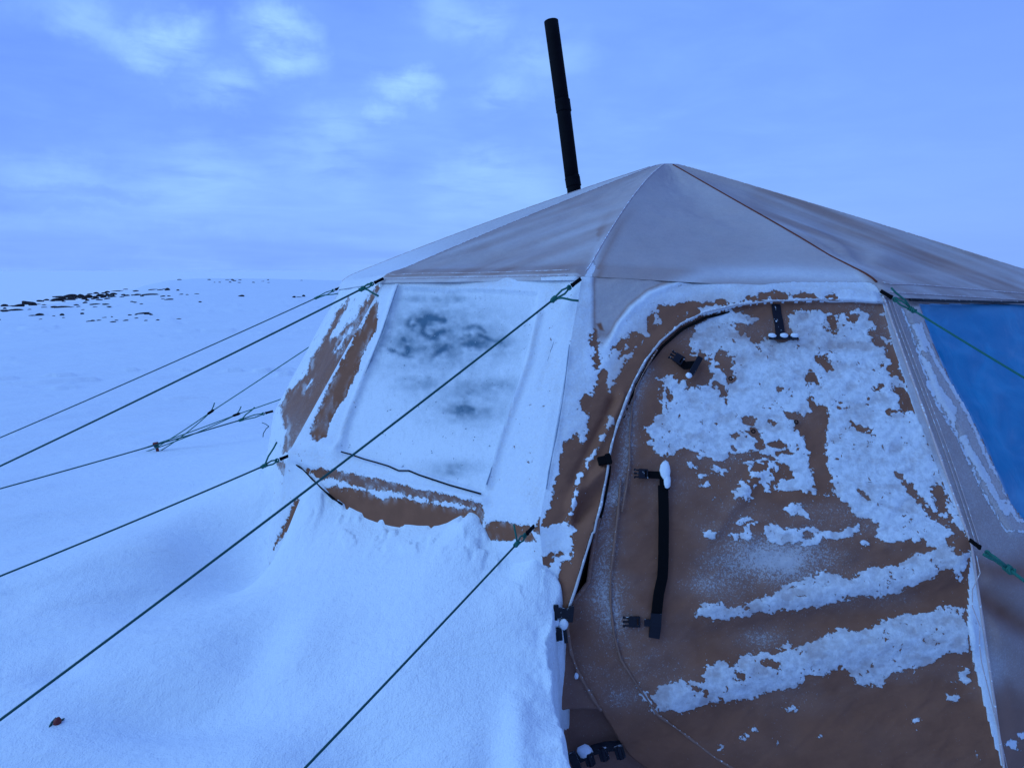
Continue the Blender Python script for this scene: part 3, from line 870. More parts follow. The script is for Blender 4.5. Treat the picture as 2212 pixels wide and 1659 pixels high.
def build_panel(k, nu, nvu, nvl):
    P, px, py, u, v, NN = grid_panel(k, nu, nvu, nvl)
    Q = quads(P.shape[0], nu)
    cxq = px.ravel()[Q].mean(1); cyq = py.ravel()[Q].mean(1)
    cover = np.ones(px.shape); dust = np.zeros(px.shape)
    if k == 2:
        ind = inside(px, py, DOOR)
        f = np.where(ind, csg(px, py, -CL, DOOR_OPS), csg(px, py, CL, WALL_OPS))
        # thin rime on the wall above and left of the door
        cov_wall = .50 + .35 * smooth(px, 1330, 1270) + .35 * np.exp(-(seg_dist(px, py, K('cB', [(340, 420), (430, 250), (560, 130), (800, 70), (1300, 60), (1560, 100)])) / 26) ** 2)
        top = smooth(py, 640, 590) * smooth(px, 1290, 1330)
        cov_wall += .3 * np.exp(-(seg_dist(px, py, K('cB', [(385, 330), (430, 240), (500, 160), (580, 100), (700, 50), (850, 22), (1000, 14), (1300, 16), (1440, 20)])) / 7) ** 2)
        cov_wall = cov_wall - .16 * top * smooth(px, 1900, 1500)
        cov_wall += .5 * smooth(py, 980, 1100) + .5 * np.exp(-(seg_dist(px, py, ZIP_EDGE[:9]) / 12) ** 2)
        cover = np.where(ind, .92, np.clip(cov_wall, 0, 1))
        cover = np.where(ind & (py < 760), .90 - .16 * fbm(px / 60, py / 40, 4, 3), cover)
        lowpart = smooth(py, 1150, 1250)
        dust = .04 + .30 * np.clip(fbm(px / 120, py / 80, 9, 4) + .25, 0, 1)
        dust += .40 * gs(px, py, 'cC', 1250, 350, 110, 40) + .30 * gs(px, py, 'cC', 1050, 330, 120, 60) + .32 * gs(px, py, 'cC', 800, 470, 60, 26)
        dust += .35 * np.exp(-(seg_dist(px, py, K('cC', [(350, 60), (380, 250), (360, 450), (390, 600)])) / 32) ** 2)
        dust += .45 * np.exp(-(seg_dist(px, py, K('cB', [(540, 420), (480, 640), (470, 780), (420, 1000)])) / 20) ** 2)
        dust += .3 * gs(px, py, 'cC', 1050, 700, 50, 22) + .5 * gs(px, py, 'cC', 440, 980, 50, 40)
        dust *= 1 - .75 * smooth(py, 1480, 1560)
        AOUT = K('c1', [(150, -500), (165, 430), (190, 700), (250, 800), (330, 740), (400, 610), (470, 450), (600, 270), (800, 110), (1080, -5), (1500, -42), (2000, -50), (2300, -40), (2500, -500)])
        ao_ = np.where(inside(px, py, AOUT), seg_dist(px, py, AOUT, True), 0)
        aom = smooth(ao_, 0, 16) * (1 - smooth(py, 700, 770))
        hole_ = smooth(f, 2, -4)
        veil_ = .43 - .10 * np.exp(-((py - 598) / 12) ** 2) * smooth(px, 1560, 1420) + .22 * smooth(px, 1780, 1880) * smooth(py, 590, 610)
        cover = np.where(ind, cover, cover * (1 - aom))
        dust = np.where(ind, dust, (.02 + .1 * smooth(py, 1300, 1500)) * (1 - aom) + aom * veil_ * (1 - hole_))
        aom_k2 = aom
    elif k == 1:
        f = csg(px, py, CL, WIN_OPS)
        win = inside(px, py, WIN1)
        sm = np.zeros(px.shape)
        for (x, y, rx, ry, a) in [(1050, 510, 55, 24, .75), (960, 530, 30, 30, .5), (1080, 590, 45, 28, .7), (1300, 640, 50, 22, .8), (1260, 640, 20, 20, .6),
                                  (1150, 680, 60, 26, .6), (920, 660, 36, 34, .65), (1010, 680, 26, 20, .6), (860, 690, 30, 12, .45), (1170, 390, 40, 14, .4), (1000, 390, 40, 8, .25),
                                  (1000, 880, 55, 20, .4), (1420, 890, 70, 16, .4), (1310, 930, 24, 14, .5), (1260, 1040, 46, 24, .65), (1150, 900, 90, 60, .22), (1480, 660, 40, 30, .4),
                                  (1180, 1400, 40, 12, .35), (1100, 620, 150, 80, .42), (1340, 1050, 60, 30, .35), (1150, 560, 90, 50, .45), (1250, 960, 110, 60, .28), (1000, 600, 60, 60, .45)] + [((700 + X * .735 - 600) / .4098, (650 + Y * .735 - 560) / .4098, rx, ry, a_) for X, Y, rx, ry, a_ in [(520, 220, 125, 55, .46), (620, 382, 105, 24, .36), (590, 462, 70, 26, .46), (450, 96, 70, 11, .34), (500, 160, 60, 30, .4), (345, 255, 34, 14, .4), (540, 645, 58, 15, .30)]]:
            sm = np.maximum(sm, a * gs(px, py, 'cA', x, y, rx, ry))
        st = np.zeros(px.shape)
        for wd, pts in [(5, [(940, 500), (925, 540), (950, 560), (975, 520), (1010, 490), (1070, 500), (1150, 510)]), (5, [(1030, 500), (1010, 580), (1060, 620), (1110, 580), (1160, 570)]),
                        (5, [(1150, 660), (1100, 700), (1060, 750)]), (4, [(780, 660), (860, 700), (950, 730)]), (4, [(1260, 600), (1330, 590), (1400, 620), (1470, 640)]),
                        (5, [(900, 620), (930, 680), (920, 720)]), (4, [(1220, 1020), (1260, 1010), (1310, 1030)]), (4, [(1260, 560), (1330, 540), (1380, 580)])]:
            st = np.maximum(st, np.exp(-(seg_dist(px, py, K('cA', pts)) / wd) ** 2))
        sm = sm * (.75 + .5 * fbm(px / 16, py / 12, 21, 3))
        sm = np.clip(sm * 1.30 + .35 * st * smooth(sm, .05, .4), 0, .92)
        cover = np.where(win, (1 - sm) ** 1.7 * (1 - .10 * np.clip(fbm(px / 5, py / 14, 22, 2), 0, 1)), 1 - .15 * np.clip(fbm(px / 50, py / 90, 3, 3), 0, 1))
        seam = np.minimum(seg_dist(px, py, K('cA', [(1700, 480), (1640, 760), (1560, 1000), (1490, 1200), (1400, 1480)])), seg_dist(px, py, K('cA', [(880, 320), (780, 600), (690, 830), (560, 1180)])))
        cover = cover - .12 * np.exp(-(seam / 7.0) ** 2)
        sil = K('cA', [(1780, 640), (1740, 780), (1690, 920)])
        cover = cover - .1 * np.exp(-(seg_dist(px, py, sil) / 6) ** 2)
        tp = smooth(py, 640, 600) * smooth(px, 1150, 1050)
        cover = cover - .3 * tp
        dust = np.where(win, 0, .0) * np.ones(px.shape)
        dust += np.where((px < 720) & (py < 940), .34 * np.clip(fbm((px + .5 * py) / 12, (py - 1.2 * px) / 40, 209, 3) + .35, 0, 1), 0)
        dust += np.where(win, 0, .5 * smooth(-f, 16, 0) * smooth(fbm((px + .5 * py) / 9, (py - 1.2 * px) / 22, 207, 3), -.05, .35))
        dust += .14 * np.exp(-(seg_dist(px, py, K('cA', [(500, 1410), (800, 1480), (1300, 1580)])) / 14) ** 2)
    elif k == 0:
        f = csg(px, py, CL, FAR_OPS)
        cover = np.ones(px.shape) * .97
        dust = .16 + .22 * smooth(py, 850, 950) + .5 * smooth(-f, 18, 2) * smooth(fbm((px + .5 * py) / 9, (py - 1.2 * px) / 22, 208, 3), -.05, .35) + np.zeros(px.shape)
    elif k == 3:
        f = csg(px, py, -CL, RIGHT_OPS)
        cover = np.where(inside(px, py, INFL), .8, .95)
        dust = .30 + .08 * fbm(px / 80, py / 60, 8, 3)
        dust = np.where(inside(px, py, INFL), .42, dust)
        dust += .10 * smooth(py, 1220, 1160)
        dust -= .20 * np.exp(-(seg_dist(px, py, [(2120, 1225), (2212, 1240), (2400, 1260)]) / 22) ** 2) + .22 * np.exp(-(seg_dist(px, py, [(2115, 1290), (2212, 1350), (2400, 1420)]) / 26) ** 2)
        dust += .25 * gs(px, py, 'c6', 1950, 850, 30, 60)
        dust = dust * (1 - .7 * smooth(py + 40 * fbm(px / 60, py / 60, 14, 3), 1440, 1540))
        dust = np.where(inside(px, py, WIN3), .10 * np.exp(-((py - 660) / 20) ** 2) + .10 * np.exp(-((py - 1080) / 30) ** 2), dust)
        # frost hem along the seam with the door
    else:
        f = CL * (fbm(u * 4 + k * 3, v * 5, 31 + k, 4) * 2 + .3)
        cover = np.ones(px.shape) * .9
        dust = np.full(px.shape, .35)
    if k == 2:
        cover = np.where(ind, cover - .14 * smooth(py, 1150, 1260), cover)
        f = f + np.where(np.abs(f) < 24, 9.0 * fbm(px / 19, py / 13, 201, 4, .6) + 6.0 * fbm(px / 7, py / 6, 202, 2), 0)
        blot = fbm(px / 34 + 3, py / 22, 203, 4)
        cover = cover - np.where(ind, .24 * smooth(blot, 0.0, .5) - .10 * smooth(blot, -.1, -.5), .10 * blot)
        # loosened patches where the crust has crumbled
        crum = gs(px, py, 'cB', 1000, 880, 90, 40) + gs(px, py, 'c6', 100, 560, 60, 30) + .8 * gs(px, py, 'c6', 1000, 820, 60, 20) + .6 * gs(px, py, 'cB', 620, 520, 30, 40) + .5 * gs(px, py, 'cC', 800, 950, 120, 40) + .6 * gs(px, py, 'cB', 880, 420, 70, 40)
        f = np.where(ind, f - 22 * np.clip(crum, 0, 1) * smooth(fbm(px / 12, py / 9, 204, 3), .05, .45), f)
        # thin mauve rime at the top of the door
        cover = np.where(ind, cover - .22 * gs(px, py, 'cB', 1250, 260, 190, 60) - .12 * gs(px, py, 'cB', 1000, 330, 110, 50), cover)
    elif k in (0, 1):
        f = f + np.where(np.abs(f) < 24, 5.0 * fbm((px + .45 * py) / 10, (py - 1.2 * px) / 34, 205, 3) + 3.0 * fbm(px / 6, py / 6, 206, 2), 0)
    fr = np.clip(f, -CL, CL) / CL
    if k in (0, 1, 2):
        P = P + NN * (smooth(fr, -.1, .25) * cover * (.003 if k == 2 else .006) * smooth(u, 0, .03) * smooth(u, 1, .97))[..., None]
    grain = {0: 1.0, 2: .35, 1: .8, 3: .3}.get(k, .3) * np.ones(px.shape)
    if k == 2:
        grain = np.where(inside(px, py, DOOR), 1.0, .75 * (1 - aom_k2))
    attrs = {'grain': grain, 'frost': fr, 'cover': np.clip(cover, 0, 1), 'dust': np.clip(dust, 0, 1)}
    if k == 2:
        ins = inside(cxq, cyq, DOOR); gap = inside(cxq, cyq, GAP)
        wl = split_build('wall_panel', P, Q[~ins & ~gap], M_canvas, tent, attrs)
        dr = split_build('door', P, Q[ins & ~gap], M_door, tent, attrs)
        dr['label'] = 'brown zipped door flap with flaking frost'
        return wl, dr, P
    if k == 1:
        ins = inside(cxq, cyq, WIN1)
        wl = split_build('wall_panel', P, Q[~ins], M_canvas, tent, attrs)
        wn = split_build('window', P, Q[ins], M_window, wl, attrs)
        wn['label'] = 'window film covered with white rime'
        return wl, wn, P
    if k == 3:
        ins = inside(cxq, cyq, WIN3)
        wl = split_build('wall_panel', P, Q[~ins], M_canvas, tent, attrs)
        wn = split_build('window', P, Q[ins], M_blue, wl, attrs)
        wn['label'] = 'bare blue window film'
        return wl, wn, P
    return split_build('wall_panel', P, Q, M_canvas, tent, attrs), None, P


wall_far, _, _ = build_panel(0, 70, 110, 60)
wall_win, window_rimed, _ = build_panel(1, 190, 190, 70)
wall_door, door, _ = build_panel(2, 290, 210, 210)
wall_right, window_blue, _ = build_panel(3, 200, 190, 150)
for k in range(4, 10):
    build_panel(k, 24, 24, 14)

# near-black sheet added behind the zip gap to paint the darkness inside
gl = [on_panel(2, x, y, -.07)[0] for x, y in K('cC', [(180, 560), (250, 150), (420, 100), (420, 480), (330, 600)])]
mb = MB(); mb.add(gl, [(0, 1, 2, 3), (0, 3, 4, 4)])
mb.build('gap_shade_sheet', M_inner, door, False)


# ------------------------------------------------------------------ roof
NS, NTT = 60, 56


def build_roof():
    rows = []
    fr = []; cov = []; du = []
    bow = {2: .055, 1: .01, 3: .0, 0: .02}
    V = []
    for k in range(N10):
        k1 = (k + 1) % N10
        t = np.linspace(0, 1, NTT, endpoint=False)[None, :, None]
        s = np.linspace(0, 1, NS)[:, None, None]

        def rid(kk):
            cap = APEX + (Sv[kk] - APEX) * np.array([.035, .035, .0]) - np.array([0, 0, .002])
            L = cap * (1 - s) + Sv[kk] * s
            L[..., 2] += (bow.get(kk, .01) * 4 * s * (1 - s))[..., 0]
            # rounded shoulder
            return L
        A, Bq = rid(k), rid(k1)
        P = A * (1 - t) + Bq * t
        prof = (np.sin(np.pi * t) * np.sin(np.pi * np.clip(s * .92, 0, 1)) ** .7)[..., 0]
        P[..., 2] -= .05 * prof
        tt = (t + 0 * s)[..., 0]; ss = (s + 0 * t)[..., 0]
        wr = fbm(tt * 3 + ss * 2.2 + k * 5, ss * 9 - tt * 1.2, 51 + k, 3) * .020 * prof
        if k == 3:
            # tension folds running out of the corner
            ang = np.arctan2(1.02 - ss, tt + .02)
            wr += .022 * np.sin(ang * 17) * smooth(ss, .35, .9) * np.sin(np.pi * np.clip(tt * .9 + .02, 0, 1)) ** .6
        if k == 1:
            ang = np.arctan2(1.03 - ss, tt + .02)
            wr += .016 * np.sin(ang * 13) * smooth(ss, .5, .95) * np.sin(np.pi * tt) ** .6
        P[..., 2] += wr
        V.append(P)
        # drop to the eave line : three more rows
    Vs = np.concatenate(V, 1)                      # NS x (10*NTT) x 3
    nU = Vs.shape[1]
    tcol = np.tile(np.linspace(0, 1, NTT, endpoint=False), N10)
    kcol = np.repeat(np.arange(N10), NTT)
    Eline = np.stack([Ev[k] * (1 - t) + Ev[(k + 1) % N10] * t for k, t in zip(kcol, tcol)])
    Bline = np.stack([Bv[k] * (1 - t) + Bv[(k + 1) % N10] * t for k, t in zip(kcol, tcol)])
    nrm = np.stack([panel_normal(k) for k in kcol])
    flapk = np.where((kcol == 2), 0.0, 1.0)
    extra = []
    nE = 12
    for i in range(1, nE + 1):
        q = i / nE
        row = Vs[-1] * (1 - q) + Eline * q
        row = row + nrm * ((.012 * math.sin(math.pi * q) + .012 * q) * flapk[:, None] + .004 * math.sin(math.pi * q))
        extra.append(row)
    dn = Bline - Eline; dn /= np.linalg.norm(dn, axis=1)[:, None]
    for q in (.35, .7, 1.0):
        extra.append(Eline + dn * (.022 * q * flapk[:, None] - .006 * q * (1 - flapk)[:, None]) + nrm * (.012 * flapk)[:, None] - nrm * (.004 * q * (1 - flapk))[:, None])
    P = np.concatenate([Vs, np.stack(extra)], 0)
    # smooth the shoulder a little
    for it in range(5):
        a, b = NS - 5, NS + 6
        P[a:b] = (P[a - 1:b - 1] + 2 * P[a:b] + P[a + 1:b + 1]) / 4
    nv = P.shape[0]
    px, py, _ = proj(P)
    ss = np.concatenate([np.linspace(0, 1, NS), 1 + np.linspace(.02, .3, nE + 3)])[:, None] * np.ones((1, nU))
    kk = kcol[None] * np.ones((nv, 1)); tt = tcol[None] * np.ones((nv, 1))
    # rime on the roof
    dust = .40 + .06 * fbm(px / 120, py / 60, 61, 4)
    dust = np.where(kk == 0, .60 + .30 * smooth(ss, .55, 1.0), dust)
    dust = np.where((kk > 4), .6, dust)
    strip = smooth(ss, .97, 1.03)
    dust = np.where(np.isin(kk, (1, 2)), dust * (1 - np.where(kk == 2, .24, .36) * strip * (1 - smooth(tt, .45, .75) * (kk == 2))), dust)
    dust = np.where((kk == 1) & (ss > 1.2), .55, dust)
    # pale spindrift beside the ridges, lighter and darker streaks along the folds
    d2 = seg_dist(px, py, [(1425, 372), (1330, 470), (1290, 545), (1268, 610)])
    dust += .30 * np.exp(-(d2 / 7) ** 2) * smooth(py, 470, 570) - .16 * np.exp(-((d2 - 16) / 9) ** 2) * smooth(py, 430, 520) * (px > 1290)
    streak = fbm((px * .30 + py * .95) / 300, (py * .95 - px * .36) / 13, 63, 3)
    dust = np.where(kk == 3, dust - .05 + .34 * streak * smooth(px, 1560, 1720), dust)
    dust = np.where((kk == 3), dust - .09 * np.exp(-(seg_dist(px, py, [(1640, 420), (1800, 480), (2000, 545), (2180, 600)]) / 26) ** 2), dust)
    streak1 = fbm((px * .95 - py * .3) / 260, (py * .95 + px * .34) / 12, 67, 3)
    dust = np.where(kk == 1, dust + .14 * streak1 - .06 * np.exp(-(seg_dist(px, py, [(870, 575), (960, 555), (1050, 535)]) / 8) ** 2), dust)
    dust += np.where(kk == 2, .3 * np.exp(-(seg_dist(px, py, [(1400, 640), (1520, 595), (1700, 590), (1870, 600)]) / 16) ** 2), 0)
    f = np.full(px.shape, -1.0)
    f = np.where((kk == 1), np.clip(np.maximum(f, 1.2 * smooth(px, 1130, 1215) * smooth(py, 590, 606) - .4), -1, 1), f)
    f = np.maximum(f, np.exp(-(d2 / 8) ** 2) * smooth(py, 540, 590) * 1.4 - .6)
    f = np.maximum(f, np.where(kk == 2, 1.6 * smooth(py, 600, 622) * smooth(px, 1560, 1740) - .6, -1))
    cover = np.full(px.shape, .85)
    i, j = np.meshgrid(np.arange(nv - 1), np.arange(nU), indexing='ij')
    a = (i * nU + j).ravel(); b = (i * nU + (j + 1) % nU).ravel()
    Q = np.stack([a, a + nU, b + nU, b], 1)
    V2 = P.reshape(-1, 3)
    at_ = {'frost': f.ravel(), 'cover': cover.ravel(), 'dust': np.clip(dust, 0, 1).ravel(), 'grain': np.zeros(px.size)}
    # close the cap
    V2 = np.vstack([V2, P[0].mean(0)[None] + np.array([[0, 0, .004]])])
    c = len(V2) - 1
    capq = np.stack([np.arange(0, nU, 2), (np.arange(0, nU, 2) + 1) % nU, (np.arange(0, nU, 2) + 2) % nU, np.full(nU // 2, c)], 1)
    Q = np.vstack([Q, capq])
    at_ = {k_: np.append(v_, v_[0]) for k_, v_ in at_.items()}
    o = mesh_obj('roof', V2, Q, M_canvas, tent, attrs=at_)
    return o, P


roof, RP = build_roof()
for k in range(N10):
    mb = MB()
    col = RP[1:NS + 9:2, k * NTT]
    mb.tube(col, .0042 if k == 3 else .0030, 6)
    mb.build('ridge_seam', M_seam if k == 3 else M_hem, roof)
# rolled hem lines on the eave flaps
for k in (1, 3):
    for q, off in ((NS + 7, .006), (NS + 11, .006)):
        mb = MB()
        row = RP[q, k * NTT + 1:(k + 1) * NTT - 1:2]
        mb.tube(row + panel_normal(k) * off * .25, .0022, 5)
        mb.build('hem', M_hem, roof)


# ------------------------------------------------------------------ seams, piping, flap
def path_on(k, pts, off, n=3):
    P = []
    pts = list(pts)
    for i in range(len(pts) - 1):
        for j in range(n):
            t = j / n
            P.append((pts[i][0] * (1 - t) + pts[i + 1][0] * t, pts[i][1] * (1 - t) + pts[i + 1][1] * t))
    P.append(pts[-1])
    out = []
    for (x, y) in P:
        q, nn = on_panel(k, x, y, 0)
        u_ = np.array([x]); v_ = np.array([y])
        dz = DISP[k](u_ - 3, v_, np.array([.5]), np.array([.5]))[0] if k in DISP else 0
        out.append(q + nn * (off + dz))
    return np.array(out)


def jitter_r(n, r, a, seed):
    rng = np.random.RandomState(seed)
    return r * (1 + a * (rng.rand(n) - .5))


# rolled cloth edge of the door where it has pulled away from the zip
ge = path_on(2, K('cC', [(345, 170), (334, 210), (330, 240), (318, 310), (308, 380), (298, 455), (262, 500), (222, 545), (205, 570)]), .002)
gm = MB(); gm.tube(ge, .008, 8)
gm.build('hem', M_canvas, door, attrs={'frost': -1, 'cover': 0, 'dust': .25, 'grain': 1})
# storm flap: a strip of cloth hanging free along the zip, with a frosted edge
edge = path_on(2, ZIP_EDGE, .012)
mb = MB(); mb.tube(edge, jitter_r(len(edge), .0044, .7, 3), 7)
zp = mb.build('piping', M_piping, wall_door)
lowe = path_on(2, ZIP_LOW, .010)
mb = MB(); mb.tube(lowe, jitter_r(len(lowe), .0052, .6, 4), 7)
mb.build('piping', M_seam_f, door)
st2 = path_on(2, K('cC', [(440, 0), (428, 150), (410, 290), (395, 420), (395, 540), (410, 680), (440, 790), (490, 870), (530, 930), (600, 1030), (680, 1090), (760, 1150), (850, 1220), (940, 1275), (1020, 1330)]), .006)
mb = MB(); mb.tube(st2, jitter_r(len(st2), .0042, .8, 5), 6)
mb.build('zip_tape', M_seam_f, door)
st3 = path_on(2, K('cB', [(600, 350), (545, 440), (505, 520), (490, 600), (480, 720), (478, 850), (465, 950), (445, 1060)]), .006)
mb = MB(); mb.tube(st3, jitter_r(len(st3), .003, .8, 6), 6)
mb.build('stitching', M_seam_f, door)
# dark zip in the shadow of the flap
dz_ = path_on(2, [(x + 7, y + 4) for x, y in ZIP_EDGE[3:]], -.004)
mb = MB(); mb.tube(dz_, .0055, 6)
mb.build('zip', M_inner, door)
# corner seams
for k, mat in ((3, M_hem),):
    mb = MB()
    pts = np.concatenate([np.linspace(Ev[k], Bv[k], 24), np.linspace(Bv[k], Fv[k], 16)[1:]])
    out = np.array([(p - np.array([TC[0], TC[1], p[2]])) for p in pts]); out /= np.linalg.norm(out, axis=1)[:, None]
    mb.tube(pts + out * .003, jitter_r(len(pts), .0042, .4, 20 + k), 6)
    mb.build('corner_seam', mat, tent)
# twin stitch line right of the door corner
for dx in (8, 16):
    pts = [(1904 + dx + (2097 - 1904) * t * (1 + .05 * math.sin(3 * t)), 634 + (1177 - 634) * t) for t in np.linspace(.03, 1, 14)]
    mb = MB(); mb.tube(path_on(3, pts, .0035), .0018, 5)
    mb.build('stitching', M_hem, wall_right)
for pts in ([(2106, 1200), (2100, 1310), (2118, 1430), (2160, 1600), (2178, 1680)],):
    mb = MB(); mb.tube(path_on(3, pts, .0035), .0018, 5)
    mb.build('stitching', M_hem, wall_right)
# cord along the foot of the rimed window
cord = path_on(1, K('cA', [(560, 1292), (600, 1300), (680, 1328), (760, 1350), (820, 1368), (880, 1395), (940, 1395), (1000, 1420), (1090, 1450), (1180, 1480), (1280, 1508), (1365, 1532)]), .010)
mb = MB(); mb.tube(cord, .0032, 6)
mb.build('window_cord', M_strap, wall_win)
gapc = path_on(1, [(648, 1004), (659, 1013), (678, 1034), (697, 1053), (724, 1076), (744, 1089)], .012)  # dark tube added to paint the shadow crevice between snow and wall
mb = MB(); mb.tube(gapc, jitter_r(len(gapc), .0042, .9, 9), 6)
mb.build('crevice_shade', M_strap, wall_win)
M_stitch = simple_material('rimed_stitching', (.30, .36, .46), .9, .1, .35, 90, .35)
for pts in (K('cA', [(1690, 480), (1672, 600), (1640, 760), (1600, 890), (1560, 1010), (1490, 1210), (1400, 1480)]), K('cA', [(880, 310), (830, 460), (785, 590), (690, 830)]),
            K('cA', [(1785, 635), (1750, 740), (1700, 915)]), K('cA', [(1880, 660), (1850, 900), (1800, 1200), (1740, 1500)])):
    sp_ = path_on(1, pts, .002)
    mb = MB(); mb.tube(sp_, jitter_r(len(sp_), .0024, .9, 12), 5)
    mb.build('stitching', M_stitch, wall_win)
# frost-fringed black track above the blue window
tr = path_on(3, [(1960, 651), (2060, 654), (2160, 656), (2260, 657), (2420, 658)], .014)
mb = MB(); mb.tube(tr, .006, 6)
mb.build('window_track', M_strap_f, wall_right)


# ------------------------------------------------------------------ straps and buckles on the door
def dirs(k, x, y, dx, dy):
    p, n = on_panel(k, x, y); q, _ = on_panel(k, x + dx, y + dy)
    a = unit(q - p); b = unit(np.cross(n, a))
    return p, a, b, n


def strap(k, pts, wid, name, parent, mat=M_strap, off=.010):
    """flat webbing along surveyed points"""
    P = path_on(k, pts, off, 4)
    T = np.gradient(P, axis=0); T /= np.linalg.norm(T, axis=1)[:, None]
    _, n = on_panel(k, *pts[0])
    Bn = np.cross(n[None], T); Bn /= np.linalg.norm(Bn, axis=1)[:, None]
    m = MB(); hw = wid / 2; h = .0016
    ringp = [(-hw, -h), (-hw, h), (-hw * .5, h * 1.3), (hw * .5, h * 1.3), (hw, h), (hw, -h)]
    V = np.concatenate([np.array([p + b * a + n * c for a, c in ringp]) for p, b in zip(P, Bn)])
    Q = []
    r_ = len(ringp)
    for i in range(len(P) - 1):
        for j in range(r_):
            Q.append((i * r_ + j, i * r_ + (j + 1) % r_, (i + 1) * r_ + (j + 1) % r_, (i + 1) * r_ + j))
    for o in (0, (len(P) - 1) * r_):
        Q += [(o, o + 1, o + 4, o + 5), (o + 1, o + 2, o + 3, o + 4)]
    m.add(V, Q)
    return m.build(name, mat, parent, False)


def plug(k, x, y, dx, dy, L, W, parent, mat=M_strap_f):
    """male side-release buckle: body, ladder bars and three prongs pointing along (dx,dy)"""
    p, a, b, n = dirs(k, x, y, dx, dy)
    p = p + n * .016
    m = MB()
    m.box(p, a, b, n, L * .22, W * .5, .005)
    m.box(p - a * L * .36, a, b, n, L * .05, W * .5, .004)
    m.box(p - a * L * .24 + b * W * .42, a, b, n, L * .12, W * .08, .004)
    m.box(p - a * L * .24 - b * W * .42, a, b, n, L * .12, W * .08, .004)
    for s in (-1, 0, 1):
        q = p + b * s * W * .36 + a * L * .36
        m.box(q, a, b, n, L * .16, W * .07, .0035)
        m.box(q + a * L * .13 + b * s * W * .05, a, b, n, L * .05, W * .10, .004)
    return m.build('buckle', mat, parent, False)


# long strap with a buckle at each end
sL = K('cC', [(625, 30), (628, 200), (626, 330), (622, 430), (605, 500), (592, 600), (582, 690)])
strap(2, sL, .036, 'strap', door)
strap(2, K('cB', [(632, 880), (632, 960)]), .036, 'strap', door, M_strap)
lp, la, lb, ln_ = dirs(2, *K('cB', [(632, 905)])[0], 0, 10)


def lump(name, pts, parent, mat=M_lump, seed=1):
    """irregular little heaps of rime"""
    rng = np.random.RandomState(seed)
    m = MB()
    for (c, ax, r1, r2, r3) in pts:
        a, b, n = ax
        V = []; Q = []
        nu, nv = 12, 7
        for i in range(nv):
            th = math.pi * i / (nv - 1)
            for j in range(nu):
                ph = 2 * math.pi * j / nu
                g = 1 + .22 * (rng.rand() - .5) if 0 < i < nv - 1 else 1
                V.append(c + g * (a * r1 * math.sin(th) * math.cos(ph) + b * r2 * math.sin(th) * math.sin(ph) + n * r3 * math.cos(th)))
        for i in range(nv - 1):
            for j in range(nu):
                Q.append((i * nu + j, i * nu + (j + 1) % nu, (i + 1) * nu + (j + 1) % nu, (i + 1) * nu + j))
        m.add(V, Q)
    return m.build(name, mat, parent)


def lump_at(k, c, x, y, rx, ry, parent, seed=1, h=.008, off=.018, ang=(0, 10)):
    (qx, qy), = K(c, [(x, y)])
    p, a, b, n = dirs(k, qx, qy, *ang)
    lump('frost_lump', [(p + n * off, (a, b, n), ry, rx, h)], parent, M_lump, seed)


lump_at(2, 'cB', 632, 885, .019, .036, door, 3)
lump_at(2, 'cB', 640, 930, .013, .028, door, 4)
strap(2, K('cB', [(612, 900), (545, 897)]), .026, 'strap', door)
(bx, by), = K('cB', [(530, 896)])
plug(2, bx, by, -10, -.5, .052, .034, door)
strap(2, K('cC', [(600, 630), (540, 625)]), .024, 'strap', door, M_strap_f)
(bx, by), = K('cC', [(490, 622)])
plug(2, bx, by, -10, 0, .062, .036, door)
strap(2, K('cC', [(592, 585), (590, 640), (582, 692)]), .037, 'strap', door, M_strap_f, .014)
# short strap under the arch with a ladder bar
strap(2, K('cB', [(1120, 152), (1125, 190), (1135, 240), (1140, 300)]), .034, 'strap', door, M_strap_f)
(bx, by), = K('cB', [(1150, 300)])
p, a, b, n = dirs(2, bx, by, 10, 0)
mb = MB(); mb.box(p + n * .014, a, b, n, .055, .008, .005)
mb.build('buckle', M_strap_f, door, False)
for i, x in enumerate((1098, 1150, 1196)):
    lump_at(2, 'cB', x, 294, .016, .009, door, 20 + i, .007, .02)
# slanting buckle at upper left
strap(2, K('cB', [(770, 415), (720, 420), (690, 395)]), .03, 'strap', door, M_strap)
(bx, by), = K('cB', [(686, 392)])
plug(2, bx, by, -10, -6, .058, .036, door)
(bx, by), = K('cB', [(765, 425)])
p, a, b, n = dirs(2, bx, by, -5, 9)
mb = MB(); mb.box(p + n * .016, a, b, n, .040, .011, .006)
mb.build('buckle', M_strap_f, door, False)
lump_at(2, 'cB', 735, 468, .012, .012, door, 31)
# clips on the flap edge
for (x, y, ww, hh, dx, dy) in [(363, 846, .024, .015, 9, -2), ]:
    (bx, by), = K('cB', [(x, y)])
    p, a, b, n = dirs(2, bx, by, dx, dy)
    mb = MB(); mb.box(p + n * .045, a, b, n, ww, hh, .010); mb.box(p + n * .05 + a * ww * .55, a, b, n, ww * .4, hh * 1.25, .009)
    mb.build('clip', M_strap, wall_door, False)
(bx, by), = K('cC', [(183, 572)])
p, a, b, n = dirs(2, bx, by, 10, 1)
mb = MB()
mb.box(p + n * .06, a, b, n, .028, .016, .010)
for s in (-1, 1):
    mb.box(p + n * .06 + a * s * .026, a, b, n, .009, .026, .011)
mb.build('clip', M_strap_f, wall_door, False)
lump_at(2, 'cC', 150, 612, .016, .018, wall_door, 41, .012, .06)
lump_at(2, 'cC', 186, 618, .016, .020, wall_door, 42, .012, .065)
(bx, by), = K('cC', [(146, 664)])
p, a, b, n = dirs(2, bx, by, -10, 1)
mb = MB()
mb.box(p + n * .06, a, b, n, .026, .020, .010)
mb.tube([p + n * .06 - a * .012, p + n * .06 + a * .022, p + n * .06 + a * .042], [.024, .022, .006], 8)
